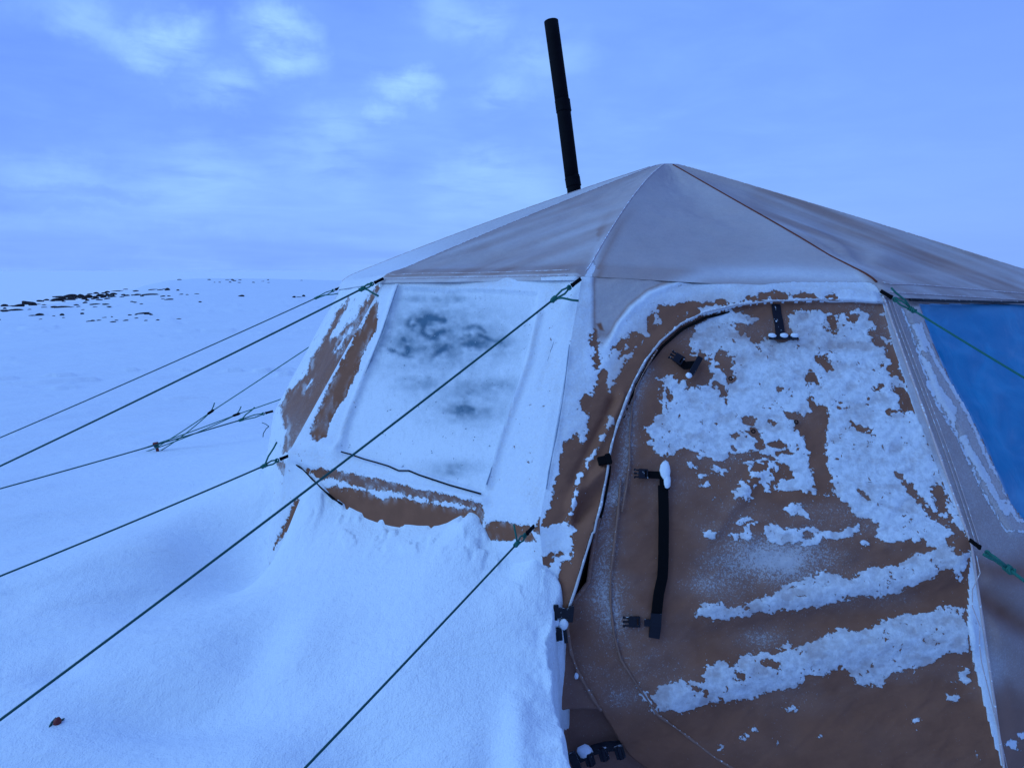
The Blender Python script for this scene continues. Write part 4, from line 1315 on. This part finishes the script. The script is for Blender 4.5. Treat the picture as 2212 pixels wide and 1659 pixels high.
mb.box(p + n * .06 - a * .036, a, b, n, .006, .030, .009)
mb.build('buckle', M_strap_f, wall_door, False)
# half-buried strap at the foot of the door
strap(2, K('cC', [(450, 1185), (380, 1190), (320, 1205), (270, 1235), (235, 1250)]), .034, 'strap', wall_door, M_strap_f, .03)
for i, (x, y) in enumerate(((430, 1180), (360, 1188), (300, 1210))):
    (bx, by), = K('cC', [(x, y)])
    p, a, b, n = dirs(2, bx, by, -10, 3)
    mb = MB(); mb.box(p + n * .035, a, b, n, .016, .020, .009); mb.tube([p + n * .04 - b * .02, p + n * .045 + b * .02], .009, 8)
    mb.build('buckle', M_strap_f, wall_door, False)
(bx, by), = K('cC', [(240, 1225)])
p, a, b, n = dirs(2, bx, by, -4, -10)
mb = MB(); mb.box(p + n * .06, a, b, n, .045, .014, .008)
mb.build('buckle', M_strap_f, wall_door, False)
lump_at(2, 'cC', 280, 1180, .026, .022, wall_door, 51, .02, .03)
lump_at(2, 'cC', 245, 860, .007, .012, door, 53, .008, .012)
# small brass-like eyelets in the door cloth
for (x, y) in ((1208, 668), (1020, 708), (920, 478)):
    (bx, by), = K('cB', [(x, y)])
    p, a, b, n = dirs(2, bx, by, 10, 0)
    an = np.linspace(0, 2 * math.pi, 13)
    mb = MB(); mb.tube([p + n * .008 + .0065 * (a * math.cos(q) + b * math.sin(q)) for q in an], .0022, 5, False)
    mb.build('eyelet', M_strap, door)


# ------------------------------------------------------------------ stove pipe
def seg_pipe(mb, A, Bp, r, n=28):
    mb.tube(np.linspace(A, Bp, 6), r, n)


pipe = empty('stove_pipe', tuple(at(1246, 470, 5.0)), 'tall sooty black stove pipe leaning out of the tent roof', 'stove pipe')
DP = 5.0
secs = [((1190.5, 47), (1216, 232), .0480), ((1215, 220), (1237, 395), .0475), ((1236.5, 380), (1250, 500), .0470)]
for (a, b, r) in secs:
    A, Bp = at(*a, DP), at(*b, DP)
    ax = unit(Bp - A)
    mb = MB()
    seg_pipe(mb, A, Bp, r)
    # rolled rim at the open end
    mb.build('pipe_section', M_pipe, pipe)
for (a, b, r) in [((1214.6, 217), (1218.2, 243), .0515), ((1236.2, 384), (1239.5, 404), .0510)]:
    mb = MB(); A, Bp = at(*a, DP), at(*b, DP)
    mb.tube([A, A + (Bp - A) * .06, A + (Bp - A) * .12, A + (Bp - A) * .88, A + (Bp - A) * .94, Bp], [r * .96, r * 1.02, r, r, r * 1.02, r * .96], 28)
    mb.build('collar', M_pipe, pipe)

# ------------------------------------------------------------------ snow ground
# heights read along the snow line on the tent, plus open ground around
ctrl = []


def c_on(k, px, py, off=.02):
    p, n = on_panel(k, px, py, off)
    ctrl.append(p - np.array([0, 0, .019 if k == 1 else 0]))


for (x, y) in [(672, 1040), (695, 1056), (735, 1098), (790, 1122), (850, 1134), (950, 1134), (1030, 1120)]:
    c_on(1, x, y)
for (x, y) in [(1052, 1160), (1085, 1178), (1108, 1205), (1165, 1200)]:
    c_on(1, x, y)
c_on(1, 655, 1075); c_on(1, 632, 1125, .0); c_on(1, 610, 1180, .0); c_on(1, 592, 1222, .0)
for (x, y) in [(594, 1020), (592, 1060), (586, 1120), (582, 1200)]:
    c_on(0, x, y)
DRIFT_EDGE = [((1222, 1214), 2.62), ((1198, 1310), 2.50), ((1186, 1390), 2.40), ((1202, 1480), 2.28), ((1206, 1545), 2.20), ((1228, 1610), 2.10), ((1238, 1659), 2.04), ((1250, 1850), 1.78), ((1262, 2150), 1.5)]
EDGE3 = []
for (q, d) in DRIFT_EDGE:
    P = at(q[0] - 18, q[1], d); ctrl.append(P); EDGE3.append(at(q[0], q[1], d))
EDGE3 = np.array(EDGE3)
for (x, y, z) in [(-.2, 1.6, .17), (-1.0, 1.9, .16), (-1.8, 2.0, .13), (-.6, 2.4, .33), (-1.2, 2.6, .28), (-2.2, 2.6, .18), (-.9, 3.0, .40), (-1.6, 3.3, .32), (-2.4, 3.6, .20),
                  (-2.0, 4.2, .22), (-2.9, 4.6, .12), (-2.2, 5.4, .20), (-3.2, 6.0, .08), (-1.9, 6.6, .18), (-4, 3, .06), (-3.2, 1.8, .06), (-1.5, .8, .06), (0, .6, .12), (0, 0, .06),
                  (-3, 0, .0), (-5, 1, .0), (-5, 5, .0), (-5, 8, .0), (-2, 8.5, .05), (2, 8.5, .05), (0, -2, .0), (2, -1, .0), (4, 1, .0), (5, 4, .0), (4.5, 7, .0), (-1.55, 4.9, .34)]:
    ctrl.append(np.array([x, y, z]))
ctrl = np.array(ctrl)
EXTRA_F = {}


def tps(d2):
    return np.where(d2 > 1e-12, .5 * d2 * np.log(d2 + 1e-12), 0)


nC = len(ctrl)
dd = ((ctrl[:, None, :2] - ctrl[None, :, :2]) ** 2).sum(-1)
A_ = np.zeros((nC + 3, nC + 3)); A_[:nC, :nC] = tps(dd) + np.eye(nC) * .0006
A_[:nC, nC] = 1; A_[:nC, nC + 1:] = ctrl[:, :2]; A_[nC:, :nC] = A_[:nC, nC:].T
wts = np.linalg.solve(A_, np.append(ctrl[:, 2], [0, 0, 0]))


def near_h(x, y):
    out = wts[nC] + wts[nC + 1] * x + wts[nC + 2] * y
    for i in range(nC):
        out = out + wts[i] * tps((x - ctrl[i, 0]) ** 2 + (y - ctrl[i, 1]) ** 2)
    return out


def far_h(x, y):
    r = np.sqrt(x * x + y * y) + 1e-6
    az = np.degrees(np.arctan2(x, y))
    # crest of the low rise, by direction
    azs = np.array([-180, -60, -40, -34.5, -30, -27, -24.5, -22, -18, -12.5, -5, 5, 60, 180.])
    Rc = np.array([40, 40, 33, 35, 43, 52, 66, 72, 76, 78, 78, 78, 70, 40.])
    zc_ = np.array([0, -.1, -.2, -.02, .10, .38, .78, .86, .76, .52, .4, .3, 0, 0.])
    R = np.interp(az, azs, Rc); Z = np.interp(az, azs, zc_)
    up = Z * smooth(r, 8, 1.0 * R)
    z = np.where(r < R, up, Z - (r - R) * .10)
    z = np.maximum(z, -7.0)
    return z


def height(x, y):
    x = np.asarray(x, float); y = np.asarray(y, float)
    r = np.sqrt(x * x + y * y)
    z = far_h(x, y)
    s = r < 12
    if s.any():
        w_ = 1 - smooth(np.sqrt(x[s] ** 2 + (y[s] - 3.5) ** 2), 4.2, 7.5)
        z[s] = z[s] * (1 - w_) + w_ * near_h(x[s], y[s])
    # wind ripples and sastrugi
    c, sn = math.cos(.45), math.sin(.45)
    xr, yr = x * c + y * sn, -x * sn + y * c
    fade = smooth(r, 200, 20)
    dtc = np.sqrt((x - TC[0]) ** 2 + (y - TC[1]) ** 2)
    fade = fade * (.12 + .88 * smooth(dtc, 2.5, 3.1))
    z += fade * (.030 * fbm(xr * .55 + 3, yr * 1.1 + 9, 81, 3) + .007 * fbm(xr * 1.6, yr * 4.0, 82, 3))
    z += smooth(r, 6, 20) * smooth(r, 300, 60) * .05 * fbm(xr * .22, yr * .5, 83, 4)
    sast = fbm(xr * .7 + 11, yr * 2.6 + 4, 84, 4)
    z += .055 * smooth(sast, .20, .30) * smooth(r, 3.5, 6) * smooth(r, 60, 12) * smooth(fbm(xr * .25, yr * .25, 86, 2), -.1, .3)
    sc = fbm(xr * .9 + 40, yr * 1.7, 85, 2)
    z += .016 * smooth(sc, .25, .6) * smooth(r, 30, 4) * smooth(dtc, 2.5, 3.0)
    # a scoured hollow and soft bumps in the near drift
    for (gx, gy, rx, ry, a) in HOLLOWS:
        z += a * np.exp(-((x - gx) / rx) ** 2 - ((y - gy) / ry) ** 2)
    # the drift breaks off in a wall beside the door
    xe = np.interp(y, EDGE3[::-1, 1], EDGE3[::-1, 0])
    jag = .022 * fbm(x * 9, y * 13 + 3, 87, 4) + .020 * fbm(y * 9, z * 16, 88, 3)
    t = smooth(x - xe + jag, -.012, .05)
    lipz = .018 * fbm(x * 14, y * 14, 89, 3) * np.exp(-((x - xe) / .12) ** 2)
    z += np.where((y < 3.0) & (x > -1) & (x < xe + .05), lipz, 0)
    pit = np.where((y > -1.5) & (y < 4.5) & (x < 5.5), 1.0, 0.0) * smooth(y, -1.5, -.3) * smooth(x, 5.5, 3.5)
    z = z * (1 - t * pit) + t * pit * np.minimum(z, -.16)
    # crumbly margin against the cloth
    dx_, dy_ = x - TC[0], y - TC[1]
    an_ = np.mod(np.arctan2(dy_, dx_) - ROT, math.pi / 5) - math.pi / 10
    dt = np.sqrt(dx_ ** 2 + dy_ ** 2) * np.cos(an_) / math.cos(math.pi / 10)
    z += (.012 * fbm(x * 7, y * 7, 91, 3) + .014 * (smooth(fbm(x * 15 + 5, y * 15, 92, 3), -.05, .12) - .55)) * np.exp(-((dt - 2.43) / .09) ** 2)
    return z


def hollow(px, py, d, rx, ry, a):
    P = at(px, py, d); HOLLOWS.append((P[0], P[1], rx, ry, a * 1.35))


HOLLOWS = []
hollow(560, 1270, 2.6, .16, .20, -.035); hollow(440, 1390, 2.35, .30, .12, -.04); hollow(330, 1420, 2.4, .22, .12, -.03)
hollow(760, 1500, 2.1, .20, .12, -.03); hollow(560, 1520, 2.1, .22, .10, .03); hollow(900, 1350, 2.4, .14, .16, .02)
hollow(120, 1345, 2.6, .10, .07, -.025); hollow(1120, 1480, 2.1, .05, .16, .02); hollow(1060, 1560, 2.0, .05, .14, -.02)
hollow(640, 1290, 2.6, .12, .2, .03); hollow(300, 1250, 3.0, .2, .12, -.02)


def build_ground():
    th = np.concatenate([np.radians(np.linspace(-52, 52, 860)), np.radians(np.linspace(54, 306, 90))])
    rr = np.concatenate([np.linspace(.15, 1.3, 40, endpoint=False), np.linspace(1.3, 3.6, 330, endpoint=False), np.geomspace(3.6, 14, 190, endpoint=False), np.geomspace(14, 110, 150, endpoint=False), np.geomspace(110, 9000, 60)])
    R, T = np.meshgrid(rr, th, indexing='ij')
    x, y = R * np.sin(T), R * np.cos(T)
    z = height(x, y)
    V = np.stack([x, y, z], -1)
    nr, nt = V.shape[:2]
    i, j = np.meshgrid(np.arange(nr - 1), np.arange(nt), indexing='ij')
    a = (i * nt + j).ravel(); b = (i * nt + (j + 1) % nt).ravel()
    Q = np.stack([a, a + nt, b + nt, b], 1)
    V2 = np.vstack([V.reshape(-1, 3), [[0, 0, float(z[0].mean())]]])
    c = len(V2) - 1
    j = np.arange(0, nt, 2)
    Q = np.vstack([Q, np.stack([j, (j + 1) % nt, (j + 2) % nt, np.full(len(j), c)], 1)])
    ice = smooth(V2[:, 2], -.6, -3.0) * smooth(np.hypot(V2[:, 0], V2[:, 1]), 30, 60)  # far ice beyond the crest, where the haze is painted
    o = mesh_obj('snow_ground', V2, Q[:, ::-1], M_snow, attrs={'far_haze': ice})
    o['kind'] = 'structure'
    return o


ground = build_ground()


def hit(px, py, dmax=400):
    """where the ray of a photo point meets the snow"""
    r = ray(px, py)
    d = np.geomspace(1.2, dmax, 4000)
    P = np.array([0, 0, EYE]) + d[:, None] * r
    h = height(P[:, 0], P[:, 1])
    below = np.nonzero(P[:, 2] < h)[0]
    if not len(below):
        return None
    return P[below[0]]


# ------------------------------------------------------------------ guy ropes
def rope_line(A, Bp, sag=.01, n=24):
    t = np.linspace(0, 1, n)[:, None]
    P = A * (1 - t) + Bp * t
    P[:, 2] -= (sag * 4 * t * (1 - t))[:, 0]
    return P


def to_ground(A, Bp):
    """prolong A->B until it reaches the snow"""
    d = Bp - A
    s = np.linspace(.2, 6, 1500)
    P = A + s[:, None] * d
    h = height(P[:, 0], P[:, 1])
    b = np.nonzero(P[:, 2] < h)[0]
    return P[b[0]] if len(b) else A + d * 2


def coil(c, ax, r, L, turns=3, tr=.004):
    ax = unit(ax); u_ = unit(np.cross(ax, [0, 0, 1.0])); v_ = np.cross(ax, u_)
    t = np.linspace(0, 1, int(turns * 12))
    return np.array([c + ax * (q - .5) * L + r * (u_ * math.cos(q * turns * 2 * math.pi) + v_ * math.sin(q * turns * 2 * math.pi)) for q in t])


def guy(A, Bp, label, rad=.0034, knot_at=.16, tail=(0.05, 0.0, -.06), mat=M_rope_shade, loop=True, gnd=True, kmat=M_rope_lit, looplen=.05, end=None):
    """rope from the webbing at A towards B: doubled eye, knot, tail and line"""
    g = empty('guy_rope', tuple(A), label, 'guy rope', 'guy ropes of the tent')
    ax = unit(Bp - A)
    side = unit(np.cross(ax, [0, 0, 1.0])); upv = np.cross(side, ax)
    Kp = A + ax * knot_at
    endp = end if end is not None else (to_ground(A, Bp) if gnd else Bp)
    mb = MB(); mb.tube(rope_line(Kp, endp, .012 * np.linalg.norm(endp - Kp) / 2), rad, 8)
    mb.build('line', mat, g)
    if loop:
        mb = MB()
        S0 = A + ax * looplen
        for s in (-1, 1):
            mb.tube([S0 + upv * s * .002, S0 + ax * (knot_at - looplen) * .4 + upv * s * .008 + side * s * .004, Kp + upv * s * .003], rad * .92, 7)
        mb.tube(coil(S0 + ax * .002, side, .008, .004, 1, .003), rad * .8, 6)
        mb.build('eye', kmat, g)
        mb = MB()
        mb.tube(coil(Kp, ax, rad * 1.7, .020, 2.6), rad * .95, 7)
        mb.tube(coil(Kp + ax * .012, unit(ax + upv * .8), rad * 1.6, .012, 1.6), rad * .95, 7)
        mb.build('knot', kmat, g)
        if tail is not None:
            mb = MB(); tv = np.array(tail)
            mb.tube([Kp, Kp + tv * .35 + upv * .006, Kp + tv * .75, Kp + tv], rad, 7)
            mb.build('tail', kmat, g)
    return g


def web_loop(A, ax, parent=None):
    """dark webbing tab sewn to the tent corner"""
    ax = unit(ax)
    side = unit(np.cross(ax, [0, 0, 1.0])); upv = np.cross(side, ax)
    mb = MB(); mb.box(A + ax * .024, ax, upv, side, .024, .007, .003)
    mb.box(A + ax * .046, ax, upv, side, .005, .008, .004)
    mb.build('guy_loop', M_strap, tent, False)


def dep(P):
    return float(proj(P)[2])


def tail_to(A, Bp, knot_at, px, py):
    Kp = A + unit(Bp - A) * knot_at
    return tuple(at(px, py, dep(Kp) - .01) - Kp)


ROPES = []
E0a, E1a, E2a, E3a = at(736, 621, dep(Ev[0]) - .03), at(824, 604, dep(Ev[1]) - .03), at(1250, 606, dep(Ev[2]) - .03), at(1908, 632, dep(Ev[3]) - .04)
B0a, B1a, B2a, B3a = at(586, 889, dep(Bv[0]) - .02), at(622, 985, dep(Bv[1]) - .03), at(1150, 1140, dep(Bv[2]) - .03), at(2100, 1170, dep(Bv[3]) - .03)
spec = [
    (E0a, at(0, 938, 4.55), 'slim dark guy rope from the rear left eave corner, highest of the left ropes', dict(rad=.0034, knot_at=.16, tailpx=(731, 634))),
    (E1a, at(0, 998, 3.7), 'thick dark guy rope from the eave corner left of the rimed window', dict(rad=.0046, knot_at=.10, tailpx=(818, 640))),
    (B0a, at(0, 1050, 4.45), 'dark guy rope from the rear belt corner, crossing the red stake', dict(rad=.0041, knot_at=.19, tailpx=(550, 880))),
    (B1a, at(0, 1240, 3.12), 'dark guy rope from the belt corner at lower left of the rimed window', dict(rad=.0041, knot_at=.11, tailpx=(598, 955))),
    (E2a, at(0, 1547, 2.1), 'long guy rope crossing in front of the rimed window', dict(rad=.0043, knot_at=.13, tailpx=(1250, 650))),
    (B2a, at(645, 1659, 1.72), 'green guy rope from the belt corner left of the door', dict(rad=.0033, knot_at=.10, tailpx=(1110, 1133))),
    (E3a, at(2212, 812, 2.55), 'green guy rope crossing in front of the blue window', dict(rad=.0038, knot_at=.12, tailpx=(1925, 622), mat=M_rope_lit)),
    (B3a, at(2212, 1253, 2.32), 'bright green guy rope knotted to the belt corner at the right of the door', dict(rad=.0052, knot_at=.16, tailpx=(2125, 1197), mat=M_rope_lit, looplen=.07)),
]
for A, Bp, lab, kw in spec:
    tpx = kw.pop('tailpx')
    tl = tail_to(A, Bp, kw['knot_at'], *tpx)
    guy(A, Bp, lab, tail=tl, **kw)
    web_loop(A - unit(Bp - A) * .012, Bp - A)
# a second cord end standing from the knot at the lower left corner
# two ropes from the back of the tent run to one red stake
stk = hit(341, 975)
Em, Bm = ring(-1, 1.92, 1.54), ring(-1, 2.41, .72)
T1 = stk + np.array([0, 0, .035])
# their anchors sit where the ropes pass behind the tent
Em = at(934, 572, dep(Em)); Bm = at(762, 806, dep(Bm))


def on_line(A, Bp, px):
    t = np.linspace(0, 1, 400)[:, None]
    P = A * (1 - t) + Bp * t
    return P[np.argmin(np.abs(proj(P)[0] - px))]


def stake_rope(A, Bp, px, label, mat_k):
    """single rope down to a tensioning knot, doubled from there to the stake"""
    kp = on_line(A, Bp, px)
    g = empty('guy_rope', tuple(A), label, 'guy rope', 'guy ropes of the tent')
    mb = MB(); mb.tube(rope_line(A, kp, .004), .0042, 7); mb.build('line', M_rope_lit, g)
    ax = unit(Bp - kp); sd_ = unit(np.cross(ax, [0, 0, 1.0]))
    mb = MB()
    for q in (-1, 1):
        mb.tube(rope_line(kp, Bp + sd_ * q * .035 + np.array([0, 0, -.02 * (q + 1)]), .006 * (q + 2)), .0042, 7)
    mb.build('doubled_line', M_rope_lit, g)
    mb = MB(); mb.tube([kp - ax * .035, kp - ax * .02, kp + ax * .025, kp + ax * .035], [.006, .011, .011, .006], 8)
    mb.build('tensioner', mat_k, g)
    mb = MB(); mb.tube([kp, kp - ax * .03 + np.array([0, 0, .03]), kp - ax * .045 + np.array([0, 0, .055])], .0045, 6); mb.build('tail', M_rope_lit, g)


stake_rope(Em, T1, 455, 'thin green guy rope from behind the tent down to the red stake, steeper of two', M_strap)
stake_rope(Bm, T1 + np.array([-.16, .02, -.02]), 511, 'thin green guy rope from behind the tent down to the red stake, flatter of two', M_strap)


# ------------------------------------------------------------------ stakes in the snow
def stake(p, h, lean, label, cat='tent stake'):
    s = empty('tent_stake', tuple(p), label, cat, 'tent stakes in the snow')
    p = np.asarray(p, float)
    d = unit(np.array([lean, -.1, 1.0]))
    mb = MB(); mb.tube([p - d * .12, p + d * h * .6, p + d * h], [.012, .013, .010], 8)
    mb.box(p + d * h, unit(np.cross(d, [0, 1, 0])), np.array([0, 1.0, 0]), d, .020, .014, .012)
    mb.build('peg', M_red, s)
    mb = MB(); mb.tube(coil(p + d * h * .75, d, .017, .02, 2), .005, 6)
    mb.build('cord_loop', M_rope_shade, s)
    return s


stake(stk, .07, -.15, 'red stake holding the two green ropes behind the tent')
p2 = hit(122, 1562)
s2 = empty('tent_stake', tuple(p2), 'nearly buried stake with red tip and dark cord in the foreground snow', 'tent stake', 'tent stakes in the snow')
mb = MB(); mb.tube([p2 - np.array([0, 0, .05]), p2 + np.array([.004, 0, .010]), p2 + np.array([.010, -.004, .020])], [.012, .012, .006], 8); mb.build('peg', M_red, s2)
a_ = [hit(107, 1571), hit(113, 1563) + np.array([0, 0, .006]), hit(121, 1557) + np.array([0, 0, .010]), hit(126, 1556) + np.array([0, 0, .002])]
mb = MB(); mb.tube(a_, .0036, 7); mb.tube([hit(122, 1561) + np.array([0, 0, .004]), hit(129, 1560) + np.array([0, 0, .006]), hit(136, 1556) + np.array([0, 0, .004]), hit(139, 1549) - np.array([0, 0, .004])], .0034, 7)
mb.build('cord_loop', M_rope_shade, s2)
# little knotted cord ends hanging at the rear belt corner
q0 = at(581, 921, dep(Bv[0]) - .03)
ce = empty('cord_end', tuple(q0), 'frayed dark cord end with red knot at the rear left tent corner', 'cord')
mb = MB(); mb.tube(coil(q0, np.array([0, 0, 1.0]), .008, .014, 2), .006, 6); mb.build('knot', M_red, ce)
mb = MB(); mb.tube([q0, at(575, 926, dep(q0)), at(569, 936, dep(q0)), at(568, 944, dep(q0))], .003, 6); mb.tube([q0, at(574, 916, dep(q0)), at(566, 913, dep(q0))], .0024, 6); mb.build('tail', M_rope_shade, ce)

# ------------------------------------------------------------------ rocks on the far rise
rock_rng = np.random.RandomState(5)


def rock_mesh(seed, block=False):
    rng = np.random.RandomState(seed)
    import bmesh
    bm = bmesh.new()
    bmesh.ops.create_icosphere(bm, subdivisions=2, radius=1)
    ang = rng.rand(7, 3) * 2 - 1
    ang /= np.linalg.norm(ang, axis=1)[:, None]
    cut = .55 + .35 * rng.rand(7)
    if block:
        ang = np.array([[1, .1, .1], [-1, .05, 0], [0, .1, 1], [.05, 1, 0], [0, -1, .1], [.1, 0, -1], [.7, 0, .7]]); ang = ang / np.linalg.norm(ang, axis=1)[:, None]
        cut = np.array([.62, .6, .5, .6, .6, .5, .85])
    for v in bm.verts:
        p = np.array(v.co)
        for a, c in zip(ang, cut):                     # chop flat facets
            e_ = p @ a - c
            if e_ > 0:
                p = p - a * e_ * .92
        p *= 1 + .07 * (rng.rand() - .5)
        v.co = p
    me = bpy.data.meshes.new('rock'); bm.to_mesh(me); bm.free()
    me.materials.append(M_rock)
    return me


ROCKM = [rock_mesh(100 + i) for i in range(9)]
BLOCK = rock_mesh(300, True)
# (x, y of the centre, width, height) surveyed in the enlarged photograph
RK = [(300, 385, 140, 42), (345, 400, 62, 30), (45, 412, 62, 26), (50, 446, 34, 14), (195, 416, 90, 22), (120, 420, 60, 8), (70, 472, 74, 16), (165, 460, 110, 12), (20, 468, 50, 10), (430, 368, 62, 14), (490, 356, 46, 14),
      (600, 352, 118, 32), (640, 322, 150, 12), (735, 312, 96, 24), (850, 318, 92, 34), (790, 308, 60, 18), (720, 352, 110, 14), (940, 322, 80, 30), (880, 332, 60, 16), (1020, 284, 44, 16), (1070, 304, 70, 26), (1100, 324, 50, 18), (1010, 338, 60, 16), (1135, 342, 50, 10), (955, 292, 44, 8), (1140, 272, 40, 14), (1110, 284, 50, 10), (1160, 300, 44, 8),
      (1240, 262, 120, 8), (1330, 242, 50, 8), (1310, 300, 40, 10), (1345, 308, 44, 12), (1290, 324, 44, 8), (1215, 320, 40, 8), (1440, 260, 46, 8), (1460, 302, 60, 14), (1420, 306, 40, 8), (1585, 296, 120, 10), (1660, 298, 60, 6), (1510, 314, 40, 8), (1700, 248, 40, 8), (1740, 242, 40, 6), (1780, 244, 40, 20), (1890, 252, 22, 10), (1620, 246, 80, 6), (1730, 316, 40, 8), (1790, 350, 70, 10), (1730, 346, 30, 8), (1795, 314, 36, 7), (1905, 135, 34, 7), (1920, 296, 40, 6), (1990, 300, 24, 6), (2090, 292, 40, 6), (2125, 376, 26, 8),
      (575, 428, 50, 10), (655, 430, 120, 14), (765, 432, 40, 8), (810, 408, 42, 10), (832, 426, 30, 8), (902, 384, 40, 14), (1010, 400, 90, 8), (1125, 402, 60, 10), (1010, 432, 40, 6), (1160, 426, 40, 6), (420, 510, 62, 18), (345, 520, 60, 8), (660, 512, 44, 18), (568, 526, 30, 6), (310, 458, 36, 8), (470, 408, 34, 8), (410, 402, 40, 6), (465, 434, 50, 6),
      (875, 500, 30, 12), (880, 460, 26, 6), (985, 574, 36, 14), (1190, 536, 24, 10), (1110, 542, 40, 6), (1330, 574, 50, 10), (1240, 572, 30, 6), (1200, 588, 44, 6), (1380, 516, 36, 8), (1520, 498, 110, 12), (1565, 506, 60, 14), (1605, 510, 26, 14), (1445, 512, 26, 8), (1450, 548, 30, 6), (1675, 568, 30, 8), (1550, 574, 26, 6), (1900, 558, 36, 6), (1400, 374, 24, 8), (1430, 378, 40, 5), (1500, 398, 28, 5), (430, 560, 26, 6), (676, 544, 30, 5), (940, 582, 40, 5), (1050, 572, 40, 5), (1, 566, 12, 8)]
RS = [(438, 390, 62, 18, 'lone dark rock on the smooth snow right of the rock field'), (1138, 404, 40, 16, 'left rock of a far pair beside the tent'), (1268, 391, 32, 20, 'round right rock of a far pair beside the tent'), (1208, 407, 60, 6, None),
      (318, 178, 32, 12, None), (348, 190, 38, 9, None), (290, 209, 26, 9, None), (600, 210, 28, 9, None), (12, 176, 40, 10, None), (152, 210, 24, 7, None), (84, 211, 18, 6, None), (255, 182, 44, 6, None), (420, 180, 30, 6, None), (412, 214, 34, 6, None), (795, 178, 24, 7, None), (1235, 186, 26, 5, None), (720, 198, 36, 5, None), (800, 214, 32, 5, None)]
rx_ = np.random.RandomState(12)
extra = []
for q in range(24):
    X = 480 + 760 * rx_.rand() ** .9
    yc = 352 - (X - 550) * .075
    extra.append((X, yc + rx_.normal() * 20, 26 + 46 * rx_.rand(), 7 + 12 * rx_.rand()))
RK = RK + extra
todo = [('cR',) + q + (None,) for q in RK] + [('cS',) + q for q in RS]
LAB = {0: 'big square dark boulder near the left edge of the rock field', 64: 'dark rock alone below the left end of the rock field', 82: 'long flat dark slab lowest in the rock field', 42: 'small blunt dark rock at the upper right end of the rock field'}
cnt = 0
for i, (c, x, y, wd, hh, lab) in enumerate(todo):
    (qx, qy), = K(c, [(x, y + hh * .5)])
    p = hit(qx, qy)
    if p is None:                       # just over the crest: stand it on the skyline
        for dy in range(1, 8):
            p = hit(qx, qy + dy)
            if p is not None:
                break
    if p is None:
        continue
    d = dep(p)
    sc_ = CROP[c][2] * .89955 * d / F
    o = bpy.data.objects.new('rock', BLOCK if (i == 0 and c == 'cR') else ROCKM[i % len(ROCKM)])
    COL.objects.link(o)
    wx, hz = wd * sc_ * .74, max(hh * sc_ * 1.05, .02)
    o.scale = (wx, min(wx, .8) * (.6 + .5 * rock_rng.rand()), hz)
    o.location = (p[0], p[1], p[2] + hz * .25)
    o.rotation_euler = (0, (rock_rng.rand() - .5) * .25, (rock_rng.rand() - .5) * .5 + math.atan2(-p[0], p[1]) * -1 * 0)
    if lab is None:
        lab = LAB.get(i) if c == 'cR' else None
    tag(o, lab or 'small dark rock poking through the snow of the far rise', 'rock', 'dark rocks scattered on the far rise')
    cnt += 1
print('rocks', cnt, 'E4', [round(float(q)) for q in proj(Ev[4])], 'S4', [round(float(q)) for q in proj(Sv[4])], 'stk', stk, 'F', [tuple(np.round(f, 2)) for f in Fv[1:4]])
